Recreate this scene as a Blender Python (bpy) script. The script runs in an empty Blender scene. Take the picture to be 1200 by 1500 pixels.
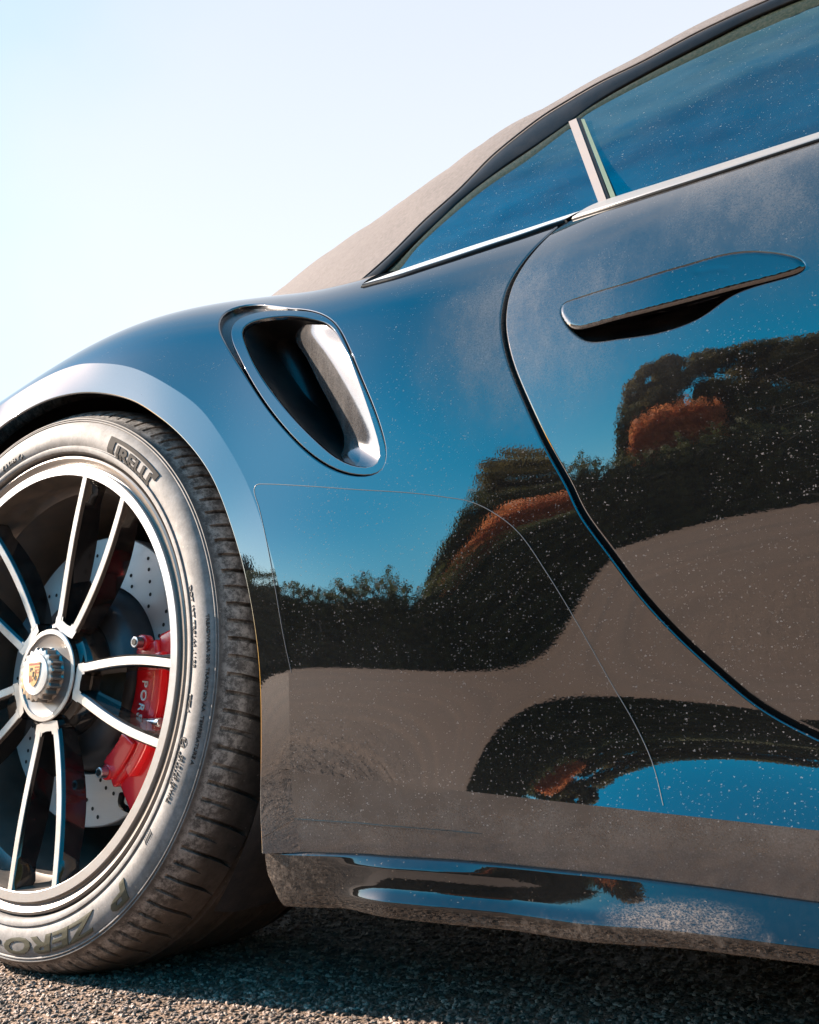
import bpy, bmesh, math, random, json
import numpy as np
from mathutils import Vector, Matrix
from mathutils.geometry import delaunay_2d_cdt
random.seed(7); rng = np.random.default_rng(7)
DT = json.loads(r'''{"cam":{"C":[1.0940668766238448,-0.7326987422265364,0.2764486228797226],"R":[0.814252895814863,0.5791892004627607,-0.039141943288726645],"U":[0.1549647139315108,-0.15188664688873568,0.9761743614401177],"F":[-0.559444509395914,0.8009184206673016,0.21342803082669473]},"Q":{"Phi":[[-0.4086,-0.3129,-0.2163,-0.1175,-0.0152,0.0919,0.2051,0.3244,0.4485,0.5742,0.6962,0.8076,0.9015,0.974,1.026,1.0621,1.0865,1.1029,1.1155,1.1276,1.1407,1.1543,1.1673,1.1793,1.1902,1.2006],[-0.3922,-0.303,-0.2141,-0.1258,-0.0376,0.0514,0.143,0.239,0.3408,0.4485,0.5603,0.6729,0.7815,0.8792,0.9587,1.0174,1.0596,1.0923,1.1202,1.1446,1.1646,1.1799,1.1908,1.1984,1.2041,1.2091],[-0.3758,-0.2929,-0.2115,-0.1337,-0.0594,0.012,0.0825,0.1555,0.2351,0.3243,0.4242,0.5352,0.6563,0.7805,0.8918,0.9731,1.0319,1.0822,1.1269,1.163,1.1888,1.2047,1.213,1.2164,1.2174,1.2175],[-0.3586,-0.2816,-0.2082,-0.141,-0.0804,-0.0254,0.0259,0.0771,0.135,0.2046,0.2892,0.3936,0.5215,0.6694,0.8185,0.9272,1.0046,1.077,1.1388,1.1838,1.2121,1.2268,1.2322,1.232,1.2291,1.2253],[-0.3368,-0.2606,-0.1912,-0.1317,-0.0833,-0.0424,-0.0049,0.0298,0.0685,0.1169,0.1835,0.2791,0.409,0.5683,0.7391,0.8814,0.99,1.0867,1.1586,1.2053,1.2317,1.2436,1.2462,1.2436,1.2385,1.2325],[-0.303,-0.219,-0.1435,-0.0842,-0.0429,-0.0119,0.019,0.0537,0.0784,0.1015,0.1513,0.2451,0.3816,0.5484,0.7248,0.8854,1.0171,1.1186,1.1821,1.2223,1.2437,1.2525,1.2538,1.2506,1.2452,1.2392],[-0.2442,-0.1734,-0.0991,-0.0407,0.0014,0.0266,0.0475,0.1119,0.1229,0.1086,0.1496,0.2522,0.4015,0.5778,0.7589,0.9246,1.0588,1.1503,1.2002,1.2284,1.244,1.2519,1.2542,1.2527,1.2494,1.2453],[-0.1398,-0.1511,-0.1213,-0.0788,-0.022,0.0091,0.0135,0.1086,0.103,0.0649,0.1181,0.2315,0.3894,0.5688,0.7459,0.9044,1.0321,1.1217,1.1772,1.2106,1.2303,1.2416,1.2475,1.2501,1.2509,1.2511],[0.0417,-0.0399,-0.0879,-0.0726,0.0059,0.0546,0.0393,0.0021,0.0125,0.0161,0.0864,0.1977,0.3615,0.5389,0.7049,0.8519,0.9726,1.0635,1.128,1.1731,1.2026,1.2214,1.2338,1.2428,1.2501,1.2568],[0.2853,0.2654,0.1511,-0.027,-0.0557,-0.0676,-0.0601,0.0102,0.0525,0.0545,0.0848,0.1802,0.3354,0.5017,0.6564,0.7941,0.9104,1.0031,1.0733,1.1251,1.1633,1.1915,1.2131,1.2309,1.247,1.2625],[0.4738,0.4226,0.2948,-0.0023,-0.1234,-0.1601,-0.1898,-0.1009,-0.0152,0.0373,0.0865,0.1743,0.3031,0.4487,0.5914,0.7216,0.835,0.9298,1.0062,1.0667,1.1148,1.1537,1.1862,1.215,1.2419,1.2682],[0.5631,0.3958,0.1965,-0.0551,-0.1988,-0.2507,-0.2545,-0.1934,-0.1062,-0.0224,0.0579,0.1512,0.2641,0.3907,0.5198,0.6422,0.7527,0.8492,0.9314,1.0006,1.0592,1.1097,1.1545,1.1957,1.235,1.2737],[0.5703,0.3463,0.1229,-0.0816,-0.2276,-0.2994,-0.3071,-0.2655,-0.1892,-0.0961,0.0026,0.1054,0.2143,0.3295,0.447,0.5612,0.668,0.7652,0.8522,0.9297,0.999,1.0616,1.1194,1.174,1.2269,1.2792],[0.528,0.2954,0.0773,-0.1065,-0.2454,-0.3276,-0.3515,-0.3268,-0.2629,-0.1717,-0.0661,0.0442,0.155,0.2653,0.3744,0.4809,0.5831,0.6801,0.7712,0.8564,0.9361,1.0111,1.0823,1.1509,1.2181,1.2846],[0.4683,0.2462,0.0414,-0.1302,-0.2627,-0.3512,-0.3915,-0.3838,-0.3325,-0.2466,-0.1388,-0.023,0.091,0.1992,0.3019,0.4012,0.4987,0.5949,0.6896,0.7823,0.8724,0.9597,1.0445,1.1273,1.2089,1.29]],"y0":[-0.09029,-0.07897,-0.06765,-0.05633,-0.04488,-0.03314,-0.02137,-0.01007,0.00101,0.01194,0.02497,0.03787,0.05077,0.06367,0.07656]},"D":{"Phi":[[-0.3759,-0.2319,-0.0893,0.0506,0.1865,0.3177,0.443,0.5607,0.6684,0.7636,0.8445,0.9111,0.9648,1.0083,1.0448,1.0769,1.1062,1.1332,1.1578,1.1798,1.1995,1.2177,1.235,1.2521,1.2693,1.2865],[-0.3181,-0.1956,-0.0742,0.045,0.1609,0.2732,0.3819,0.4866,0.5865,0.6796,0.7639,0.8381,0.9024,0.9581,1.0072,1.0511,1.0905,1.1258,1.1571,1.1853,1.2111,1.2357,1.2598,1.2837,1.3077,1.3317],[-0.2597,-0.1593,-0.0593,0.0392,0.1354,0.229,0.321,0.4125,0.5041,0.5948,0.6824,0.7646,0.8398,0.9081,0.9699,1.0256,1.0751,1.1183,1.1563,1.1905,1.2226,1.2538,1.2847,1.3155,1.3462,1.377],[-0.2001,-0.1228,-0.0451,0.0326,0.1096,0.1853,0.2608,0.3386,0.4209,0.5081,0.5986,0.6891,0.7765,0.8584,0.9336,1.0011,1.06,1.1106,1.1548,1.1953,1.2341,1.2722,1.3101,1.3477,1.3851,1.4223],[-0.1381,-0.086,-0.0322,0.0244,0.083,0.1421,0.2021,0.2658,0.3371,0.4184,0.5102,0.6099,0.7115,0.8094,0.8991,0.978,1.045,1.1018,1.1522,1.1995,1.2457,1.2912,1.3362,1.3805,1.4243,1.4679],[-0.0729,-0.0485,-0.0208,0.0133,0.0541,0.0989,0.1456,0.1956,0.2536,0.3251,0.4154,0.5244,0.6436,0.7612,0.8671,0.956,1.029,1.091,1.1481,1.2034,1.258,1.3114,1.3634,1.4141,1.4642,1.5139],[-0.0047,-0.0094,-0.0104,-0.0017,0.0206,0.0538,0.0919,0.1302,0.1724,0.2292,0.3134,0.4303,0.5707,0.7135,0.8371,0.9337,1.0101,1.0774,1.1429,1.208,1.2717,1.333,1.3917,1.4487,1.5046,1.5603],[0.0651,0.0318,0.0008,-0.0202,-0.02,0.0036,0.0399,0.0714,0.0955,0.1341,0.2071,0.3263,0.49,0.6636,0.8063,0.9078,0.9861,1.061,1.138,1.2145,1.2876,1.3562,1.4213,1.4841,1.5459,1.6072],[0.1331,0.0749,0.0154,-0.0391,-0.0686,-0.0557,-0.0155,0.0179,0.0236,0.0462,0.1062,0.2168,0.3989,0.6025,0.7653,0.8727,0.9565,1.0445,1.136,1.2243,1.3057,1.3809,1.4519,1.5204,1.5879,1.6549],[0.1951,0.1166,0.0336,-0.0523,-0.1217,-0.1261,-0.0866,-0.0436,-0.0422,-0.0252,0.0245,0.1188,0.2969,0.5084,0.6924,0.8227,0.9271,1.034,1.1397,1.2374,1.3254,1.4064,1.4832,1.5576,1.6307,1.7034],[0.2489,0.1699,0.086,-0.0153,-0.1252,-0.1626,-0.1434,-0.0926,-0.0517,-0.0323,-0.0226,0.0487,0.1978,0.3908,0.5889,0.7609,0.9033,1.0319,1.1487,1.252,1.3453,1.4323,1.5152,1.5955,1.6744,1.7528],[0.2908,0.2019,0.109,0.0021,-0.1148,-0.1766,-0.1684,-0.1091,-0.0428,-0.0132,-0.016,0.0273,0.137,0.301,0.4949,0.6929,0.8681,1.0197,1.1502,1.2626,1.3637,1.4582,1.5479,1.6344,1.719,1.8029],[0.3221,0.2154,0.1065,-0.0056,-0.1112,-0.1762,-0.18,-0.1341,-0.0744,-0.0372,-0.0206,0.0174,0.1033,0.2422,0.4225,0.623,0.8161,0.9885,1.1376,1.2661,1.38,1.4841,1.5813,1.674,1.7643,1.8536],[0.3465,0.224,0.1034,-0.0098,-0.1046,-0.1657,-0.1813,-0.1571,-0.1142,-0.0738,-0.039,0.0059,0.0816,0.2011,0.3638,0.5562,0.7566,0.9465,1.1164,1.2648,1.3944,1.5098,1.6152,1.7142,1.81,1.9047],[0.3678,0.231,0.1011,-0.0113,-0.0972,-0.1542,-0.181,-0.1791,-0.1538,-0.1127,-0.0632,-0.0081,0.0629,0.1659,0.3101,0.4916,0.6952,0.9007,1.092,1.2613,1.4079,1.5353,1.6492,1.7547,1.856,1.9559]],"y0":[-0.05066,-0.04199,-0.03332,-0.02465,-0.01598,-0.00732,0.00135,0.01002,0.01869,0.02735,0.03626,0.04502,0.05363,0.06223,0.07084]},"z0":[0.27478955823059326,-0.09601738819759954],"crease":[[0.0584,0.4973],[0.1121,0.4853],[0.1592,0.4731],[0.193,0.4606],[0.2573,0.4254],[0.3119,0.3885],[0.3309,0.3671],[0.3501,0.3447],[0.3689,0.32],[0.3864,0.2945],[0.401,0.2676],[0.4143,0.2394],[0.4274,0.2059],[0.4407,0.159],[0.4452,0.1217],[0.4432,0.0611],[0.4395,0.02],[0.4371,0.0014]],"lip":[[-0.0889,-0.01,0.7064],[-0.051,-0.0108,0.7126],[0.0028,-0.0115,0.7167],[0.0532,-0.0122,0.7133],[0.0932,-0.013,0.7064],[0.1503,-0.0142,0.6889],[0.1954,-0.0155,0.6692],[0.2225,-0.0168,0.6515],[0.2595,-0.018,0.6253],[0.2949,-0.0192,0.5938],[0.3199,-0.0203,0.5671],[0.3387,-0.0215,0.5423],[0.3552,-0.022,0.5104],[0.3713,-0.0225,0.4742],[0.3838,-0.023,0.4418],[0.3969,-0.0235,0.3953],[0.4044,-0.0217,0.344],[0.4051,-0.0198,0.2944],[0.4028,-0.018,0.2333],[0.3977,-0.014,0.1983],[0.3963,-0.01,0.1572]],"gapQ":[[0.705,0.6127],[0.7031,0.5852],[0.6987,0.5597],[0.6945,0.5399],[0.6897,0.5179],[0.6858,0.4995],[0.6827,0.4778],[0.6822,0.4568],[0.683,0.4359],[0.6873,0.4121],[0.6939,0.3881],[0.7072,0.3523],[0.7243,0.3103],[0.745,0.267],[0.7515,0.2479],[0.7755,0.209],[0.7974,0.1741],[0.8219,0.1433],[0.8481,0.1163],[0.8738,0.0926],[0.8951,0.0794],[0.9166,0.0691]],"gapD":[[0.705,0.6154],[0.7031,0.5876],[0.6987,0.5614],[0.6945,0.541],[0.6897,0.5184],[0.6858,0.4995],[0.6827,0.4776],[0.6822,0.4566],[0.6831,0.4357],[0.6873,0.4121],[0.6938,0.3882],[0.7072,0.3524],[0.7243,0.3102],[0.745,0.2667],[0.7514,0.2475],[0.7755,0.2082],[0.7974,0.1728],[0.8219,0.1416],[0.8481,0.1143],[0.8738,0.0905],[0.8951,0.0773],[0.9166,0.0671]],"topQ":[[0.4812,0.5515],[0.5059,0.5518],[0.5311,0.5517],[0.5661,0.5591],[0.6005,0.5669],[0.635,0.5793],[0.669,0.5927],[0.69,0.6067],[0.705,0.6127]],"topD":[[0.7203,0.6112],[0.7509,0.598],[0.7765,0.5898],[0.8215,0.5833],[0.8753,0.5802],[0.9241,0.5823],[0.9698,0.5855]],"I0":[[0.2846,0.5199],[0.272,0.5448],[0.2631,0.5682],[0.2645,0.595],[0.2924,0.5962],[0.3361,0.5718],[0.394,0.538],[0.4279,0.5206],[0.4548,0.502],[0.4802,0.4793],[0.5109,0.4344],[0.5341,0.3903],[0.5496,0.3589],[0.5608,0.3247],[0.5653,0.3046],[0.5629,0.293],[0.5521,0.2882],[0.5253,0.2895],[0.4997,0.2971],[0.4645,0.3193],[0.4376,0.3439],[0.4073,0.3744],[0.3729,0.4147],[0.3302,0.4634]],"I1":[[0.3096,0.5088],[0.3028,0.5269],[0.3016,0.5427],[0.3251,0.5553],[0.3597,0.5473],[0.3965,0.5336],[0.4293,0.5179],[0.4561,0.4991],[0.479,0.4774],[0.5087,0.4321],[0.5317,0.3891],[0.5472,0.357],[0.5585,0.3242],[0.563,0.3055],[0.5606,0.2953],[0.5505,0.2911],[0.5252,0.293],[0.5013,0.3006],[0.4642,0.3238],[0.4219,0.3637],[0.3821,0.409],[0.3359,0.469],[0.3218,0.4879]],"I2":[[0.324,0.5099],[0.3215,0.524],[0.3255,0.531],[0.3525,0.5334],[0.3928,0.5236],[0.4315,0.5054],[0.4574,0.4913],[0.4746,0.4764],[0.4887,0.4585],[0.5137,0.4184],[0.5353,0.371],[0.5498,0.33],[0.5552,0.3069],[0.5521,0.3001],[0.5443,0.2986],[0.5251,0.3008],[0.501,0.3115],[0.4736,0.3333],[0.4408,0.3631],[0.4102,0.3946],[0.3757,0.4346],[0.341,0.483]],"wall":[[0.3702,0.085,0.7496],[0.3689,0.08,0.7342],[0.399,0.066,0.6951],[0.4211,0.06,0.6594],[0.4473,0.055,0.6155],[0.4616,0.052,0.588],[0.4675,0.05,0.57]],"vane":[[0.3192,0.1,0.7671],[0.3418,0.1,0.7381],[0.3635,0.1,0.6968],[0.3811,0.1,0.6534],[0.395,0.1,0.612],[0.3927,0.1,0.6041]],"handle":[[0.7452,0.4349],[0.7457,0.4415],[0.7498,0.4444],[0.7622,0.4459],[0.7895,0.449],[0.8164,0.4514],[0.8416,0.4548],[0.8665,0.4574],[0.8905,0.46],[0.9137,0.4585],[0.9351,0.4521],[0.9491,0.4451],[0.9561,0.4385],[0.9568,0.4347],[0.953,0.4318],[0.9359,0.4291],[0.9001,0.4256],[0.8532,0.4205],[0.8024,0.4162],[0.7596,0.4141],[0.7516,0.422]],"hole":[[0.7431,0.4347],[0.7442,0.4427],[0.749,0.4461],[0.7621,0.4482],[0.7895,0.4513],[0.8164,0.4536],[0.8416,0.457],[0.8665,0.4595],[0.8906,0.4621],[0.9138,0.4606],[0.9358,0.4539],[0.9503,0.4467],[0.9582,0.4387],[0.9587,0.4336],[0.9537,0.4292],[0.9356,0.4261],[0.9133,0.4231],[0.8967,0.4181],[0.8875,0.4123],[0.8706,0.4029],[0.8391,0.3956],[0.8012,0.3954],[0.7721,0.397],[0.7619,0.4035],[0.7502,0.4173]],"grip":[[0.8685,0.4492],[0.8823,0.4502],[0.8945,0.4481],[0.8998,0.4443],[0.8964,0.4424],[0.8848,0.4443],[0.8706,0.444]],"film":[[0.4483,0.0964],[0.4396,0.1331],[0.4295,0.1812],[0.4188,0.224],[0.4049,0.2651],[0.3956,0.2862],[0.3969,0.2922],[0.4072,0.2922],[0.4661,0.2858],[0.5246,0.2782],[0.5857,0.271],[0.6214,0.265],[0.6489,0.259],[0.6717,0.2472],[0.6934,0.229],[0.7182,0.1893],[0.7407,0.1455],[0.7618,0.1007],[0.7785,0.0685],[0.792,0.0371],[0.8002,0.006]],"scr":[[0.7435,0.0928],[0.7444,0.0838]],"sill_top":[[0.3923,-0.003,0.1568],[0.4234,-0.002,0.1554],[0.512,0.006,0.1563],[0.5383,0.008,0.1554],[0.6111,0.016,0.1541],[0.6606,0.022,0.1518],[0.7613,0.03,0.1468],[0.8348,0.039,0.1406],[0.9019,0.047,0.1341]],"sill_bot":[[0.3989,0.006,0.1027],[0.44,0.005,0.104],[0.4833,0.004,0.1055],[0.564,0.006,0.1031],[0.6591,0.01,0.1002],[0.7226,0.014,0.0962],[0.7997,0.02,0.0981],[0.8517,0.026,0.0958],[0.9002,0.032,0.0934]],"belt":[[0.3591,0.212,0.8507],[0.365,0.212,0.8509],[0.431,0.212,0.8497],[0.5232,0.212,0.8499],[0.6172,0.212,0.846],[0.6774,0.212,0.844],[0.6964,0.212,0.8432],[0.7268,0.212,0.8431],[0.7814,0.212,0.8402],[0.9515,0.212,0.8325]],"pz":[-0.02894326271356834,0.8627593257171461],"frit":[[0.4282,0.2128,0.8499],[0.4507,0.2279,0.8777],[0.4824,0.2425,0.9043],[0.5256,0.2592,0.9345],[0.5499,0.2672,0.9488],[0.5992,0.2798,0.9711],[0.6295,0.2908,0.9909],[0.6466,0.2975,1.003]],"frit2":[[0.6602,0.303,1.0129],[0.6698,0.309,1.0239],[0.7347,0.3206,1.0438],[0.8405,0.3314,1.061],[0.9016,0.3332,1.0628],[0.9527,0.3351,1.0647],[1.0175,0.3352,1.0632]],"rail_b":[[0.3859,0.2074,0.8486],[0.4025,0.2098,0.8526],[0.4372,0.2289,0.8876],[0.4788,0.2497,0.9255],[0.5055,0.2644,0.9523],[0.5632,0.2847,0.9888],[0.6039,0.2947,1.0064],[0.6458,0.3061,1.0267],[0.6866,0.3191,1.0499],[0.7401,0.3281,1.0654],[0.8313,0.3387,1.0827],[0.8748,0.343,1.0894],[0.9232,0.3439,1.0898],[1.019,0.3418,1.0831]],"rail_t":[[0.3677,0.2117,0.8534],[0.4078,0.2315,0.8895],[0.4476,0.2566,0.9357],[0.4901,0.2779,0.9744],[0.5082,0.2894,0.9955],[0.5309,0.3042,1.0227],[0.5678,0.3197,1.0508],[0.6002,0.3303,1.0697],[0.628,0.3358,1.0793],[0.6792,0.3437,1.0926],[0.7354,0.3475,1.0981],[0.8127,0.3558,1.1116],[0.8822,0.3588,1.1153],[0.9534,0.3584,1.1124],[1.0196,0.3557,1.1054]],"wb":[[0.3874,0.2131,0.8517],[0.4298,0.2138,0.8517],[0.5209,0.2159,0.8532],[0.6158,0.215,0.8487],[0.6763,0.2148,0.8465]],"wb2":[[0.7231,0.2152,0.8459],[0.7364,0.215,0.8451],[0.7808,0.2141,0.8423],[0.8704,0.213,0.8375],[0.9516,0.2119,0.8332],[1.0076,0.2109,0.8297]],"pillar":[[0.6493,0.2975,1.0236],[0.6597,0.2981,1.0243],[0.7308,0.1971,0.8323],[0.7207,0.1977,0.8338]],"edge":[[0.669,0.291,1.0154],[0.6743,0.2894,1.0123],[0.7423,0.1948,0.8324],[0.7367,0.1947,0.8324]],"inpil":[[0.6069,0.3334,1.0302],[0.6309,0.3401,1.0421],[0.705,0.2454,0.862],[0.6785,0.2461,0.864]],"blk":[[0.6601,0.2993,1.0248],[0.6651,0.2986,1.0232],[0.733,0.2002,0.8363],[0.7298,0.1998,0.8356]],"top_u":[[0.3447,0.1999,0.8319],[0.3664,0.2103,0.8509],[0.3789,0.2172,0.8634],[0.3921,0.2232,0.8744],[0.4173,0.237,0.8996],[0.4417,0.2524,0.9278],[0.4667,0.2671,0.9547],[0.4973,0.2819,0.9818],[0.5309,0.3042,1.0227],[0.5678,0.3197,1.0508],[0.6002,0.3303,1.0697],[0.628,0.3358,1.0793],[0.6792,0.3437,1.0926],[0.7354,0.3475,1.0981],[0.8123,0.356,1.1119],[0.8822,0.3588,1.1153],[0.9534,0.3584,1.1124],[1.0196,0.3557,1.1054]],"top_s":[[-0.1236,0.5,1.0479],[-0.0539,0.5,1.0718],[0.017,0.49,1.0857],[0.0822,0.485,1.1002],[0.1656,0.475,1.1112],[0.2255,0.465,1.1153],[0.2872,0.455,1.1235],[0.3514,0.445,1.1289],[0.4214,0.435,1.1336],[0.4849,0.43,1.1402],[0.5335,0.425,1.1422],[0.5735,0.42,1.1425],[0.6331,0.425,1.1544],[0.6985,0.43,1.1665],[0.7847,0.44,1.1836],[0.8609,0.45,1.1925],[0.9386,0.46,1.1963],[1.0109,0.47,1.197]],"camber":0.032220658253910406}''')
SC = bpy.context.scene
COL = SC.collection
# ------------------------------------------------------------------ camera
cd = bpy.data.cameras.new("camera"); cam = bpy.data.objects.new("camera", cd); COL.objects.link(cam)
cR, cU, cF, cC = (np.array(DT['cam'][k]) for k in 'RUFC')
cam.matrix_world = Matrix([[cR[0], cU[0], -cF[0], cC[0]], [cR[1], cU[1], -cF[1], cC[1]], [cR[2], cU[2], -cF[2], cC[2]], [0, 0, 0, 1]])
cd.sensor_fit = 'HORIZONTAL'; cd.sensor_width = 36; cd.lens = 42.0; cd.clip_start = .01; cd.clip_end = 3000
SC.camera = cam
# ------------------------------------------------------------------ light
SUN = Vector((-1.30, -0.40, 0.70)).normalized()
EL = math.asin(SUN.z)
W = bpy.data.worlds.new("World"); SC.world = W; W.use_nodes = True
wn = W.node_tree; bg = wn.nodes['Background']
sky = wn.nodes.new('ShaderNodeTexSky'); sky.sky_type = 'NISHITA'; sky.sun_disc = False
sky.sun_elevation = EL; sky.sun_rotation = math.atan2(SUN.x, SUN.y)
sky.air_density = 1.0; sky.dust_density = .75; sky.ozone_density = 1.6; sky.altitude = 50
hs = wn.nodes.new('ShaderNodeHueSaturation'); hs.inputs['Hue'].default_value = .474; hs.inputs['Saturation'].default_value = 1.72
wn.links.new(sky.outputs[0], hs.inputs['Color'])
# pale haze mixed in to whiten the sky half behind the car; saturated blue elsewhere
tc = wn.nodes.new('ShaderNodeTexCoord'); sx = wn.nodes.new('ShaderNodeSeparateXYZ'); wn.links.new(tc.outputs['Generated'], sx.inputs[0])
nz = wn.nodes.new('ShaderNodeTexNoise'); nz.inputs['Scale'].default_value = 2.2; nz.inputs['Detail'].default_value = 5; wn.links.new(tc.outputs['Generated'], nz.inputs['Vector'])
ad = wn.nodes.new('ShaderNodeMath'); ad.operation = 'MULTIPLY_ADD'; wn.links.new(nz.outputs['Fac'], ad.inputs[0]); ad.inputs[1].default_value = .5; wn.links.new(sx.outputs[1], ad.inputs[2])
mr = wn.nodes.new('ShaderNodeMapRange'); mr.interpolation_type = 'SMOOTHSTEP'; wn.links.new(ad.outputs[0], mr.inputs[0]); mr.inputs[1].default_value = .12; mr.inputs[2].default_value = .85; mr.inputs[4].default_value = .88
vm = wn.nodes.new('ShaderNodeMix'); vm.data_type = 'RGBA'; wn.links.new(mr.outputs[0], vm.inputs[0]); wn.links.new(hs.outputs[0], vm.inputs[6]); vr = wn.nodes.new('ShaderNodeValToRGB'); wn.links.new(sx.outputs[2], vr.inputs[0]); vr.color_ramp.elements[0].position = .30; vr.color_ramp.elements[0].color = (3.25, 3.20, 3.20, 1); vr.color_ramp.elements[1].position = .72; vr.color_ramp.elements[1].color = (2.45, 2.53, 2.80, 1); wn.links.new(vr.outputs[0], vm.inputs[7])
wn.links.new(vm.outputs[2], bg.inputs[0]); bg.inputs[1].default_value = 0.092
sl = bpy.data.lights.new("sun", 'SUN'); sl.energy = 5.0; sl.angle = math.radians(.53); sl.color = (1.0, .85, .71)
so = bpy.data.objects.new("sun", sl); COL.objects.link(so); so.rotation_euler = SUN.to_track_quat('Z', 'Y').to_euler()
SC.view_settings.view_transform = 'Standard'; SC.view_settings.look = 'None'; SC.view_settings.gamma = 1
SC.view_settings.use_curve_mapping = False; SC.view_settings.exposure = 1.95
SC.render.engine = 'CYCLES'; SC.cycles.max_bounces = 8; SC.cycles.glossy_bounces = 5; SC.cycles.sample_clamp_indirect = 8

# ------------------------------------------------------------------ node helpers
class N:
    def __init__(s, name):
        s.m = bpy.data.materials.new(name); s.m.use_nodes = True; s.t = s.m.node_tree
        s.t.nodes.clear(); s.out = s.t.nodes.new('ShaderNodeOutputMaterial')
        s.co = s.t.nodes.new('ShaderNodeTexCoord').outputs['Object']
    def lk(s, a, b): s.t.links.new(a, b)
    def node(s, ty, **kw):
        n = s.t.nodes.new(ty)
        for k, v in kw.items():
            if k.startswith('i_'): s.set(n, k[2:], v)
            else: setattr(n, k, v)
        return n
    def set(s, n, k, v):
        i = n.inputs[int(k)] if k.isdigit() else n.inputs[k.replace('_', ' ')]
        if isinstance(v, bpy.types.NodeSocket): s.lk(v, i)
        else: i.default_value = v
    def math(s, op, a, b=0.0, c=0.0, clamp=False):
        n = s.node('ShaderNodeMath', operation=op, use_clamp=clamp)
        for k, v in enumerate((a, b, c)): s.set(n, str(k), v)
        return n.outputs[0]
    def noise(s, scale, detail=2, rough=.5, vec=None, dist=0.0):
        n = s.node('ShaderNodeTexNoise', noise_dimensions='3D'); s.lk(vec or s.co, n.inputs['Vector'])
        s.set(n, 'Scale', scale); s.set(n, 'Detail', detail); s.set(n, 'Roughness', rough); s.set(n, 'Distortion', dist)
        return n.outputs['Fac']
    def mapping(s, scale=(1, 1, 1), loc=(0, 0, 0), rot=(0, 0, 0)):
        n = s.node('ShaderNodeMapping'); s.lk(s.co, n.inputs['Vector'])
        n.inputs['Scale'].default_value = scale; n.inputs['Location'].default_value = loc; n.inputs['Rotation'].default_value = rot
        return n.outputs[0]
    def voro(s, scale, vec=None, feature='F1', smooth=None):
        n = s.node('ShaderNodeTexVoronoi', feature=feature); s.lk(vec or s.co, n.inputs['Vector']); s.set(n, 'Scale', scale)
        return n
    def ramp(s, fac, stops, interp='LINEAR'):
        n = s.node('ShaderNodeValToRGB'); s.lk(fac, n.inputs[0]); e = n.color_ramp.elements; n.color_ramp.interpolation = interp
        while len(e) < len(stops): e.new(.5)
        for el, (p, c) in zip(e, stops):
            el.position = p; el.color = (*c, 1) if isinstance(c, tuple) else (c, c, c, 1)
        return n.outputs[0]
    def sstep(s, x, a, b):
        n = s.node('ShaderNodeMapRange', interpolation_type='SMOOTHSTEP'); s.set(n, 'Value', x); s.set(n, 'From_Min', a); s.set(n, 'From_Max', b)
        return n.outputs[0]
    def bsdf(s, color=(0, 0, 0), rough=.5, metal=0, ior=1.5, normal=None, **kw):
        n = s.node('ShaderNodeBsdfPrincipled')
        s.set(n, 'Base_Color', color if isinstance(color, bpy.types.NodeSocket) else (*color, 1)); s.set(n, 'Roughness', rough); s.set(n, 'Metallic', metal); s.set(n, 'IOR', ior)
        if normal: s.lk(normal, n.inputs['Normal'])
        for k, v in kw.items(): s.set(n, k, v)
        return n.outputs[0]
    def bump(s, h, strength=.2, dist=.001):
        n = s.node('ShaderNodeBump'); s.lk(h, n.inputs['Height']); n.inputs['Strength'].default_value = strength; n.inputs['Distance'].default_value = dist
        return n.outputs[0]
    def mix(s, f, a, b):
        n = s.node('ShaderNodeMixShader'); s.set(n, '0', f); s.lk(a, n.inputs[1]); s.lk(b, n.inputs[2]); return n.outputs[0]
    def mixc(s, f, a, b, mode='MIX'):
        n = s.node('ShaderNodeMix', data_type='RGBA', blend_type=mode); s.set(n, '0', f)
        for k, v in ((6, a), (7, b)):
            if isinstance(v, bpy.types.NodeSocket): s.lk(v, n.inputs[k])
            else: n.inputs[k].default_value = (*v, 1)
        return n.outputs[2]
    def xyz(s):
        n = s.node('ShaderNodeSeparateXYZ'); s.lk(s.co, n.inputs[0]); return n.outputs
    def end(s, sh, disp=None): s.lk(sh, s.out.inputs[0]); return s.m

DUST = (.36, .29, .235)
def specks(g, scale, rmax, keep, seed):
    """mask of small round dirt spots, one per kept cell"""
    wp = g.node('ShaderNodeTexNoise', noise_dimensions='3D'); g.lk(g.co, wp.inputs['Vector']); g.set(wp, 'Scale', scale * 3.5); g.set(wp, 'Detail', 1.0)
    va = g.node('ShaderNodeVectorMath', operation='MULTIPLY_ADD'); g.lk(wp.outputs['Color'], va.inputs[0]); va.inputs[1].default_value = (.9 / scale,) * 3; g.lk(g.mapping((1, 1, 1.25), loc=(seed, seed * .7, seed * .3)), va.inputs[2])
    v = g.voro(scale, va.outputs[0])
    sp = g.node('ShaderNodeSeparateColor'); g.lk(v.outputs['Color'], sp.inputs[0])
    r = g.math('MULTIPLY', g.math('POWER', sp.outputs[0], 3.0), rmax * scale)
    on = g.math('GREATER_THAN', sp.outputs[1], keep)
    return g.math('MULTIPLY', g.math('MULTIPLY', g.math('LESS_THAN', v.outputs['Distance'], r), on), g.math('MULTIPLY_ADD', sp.outputs[2], .75, .25))
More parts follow.
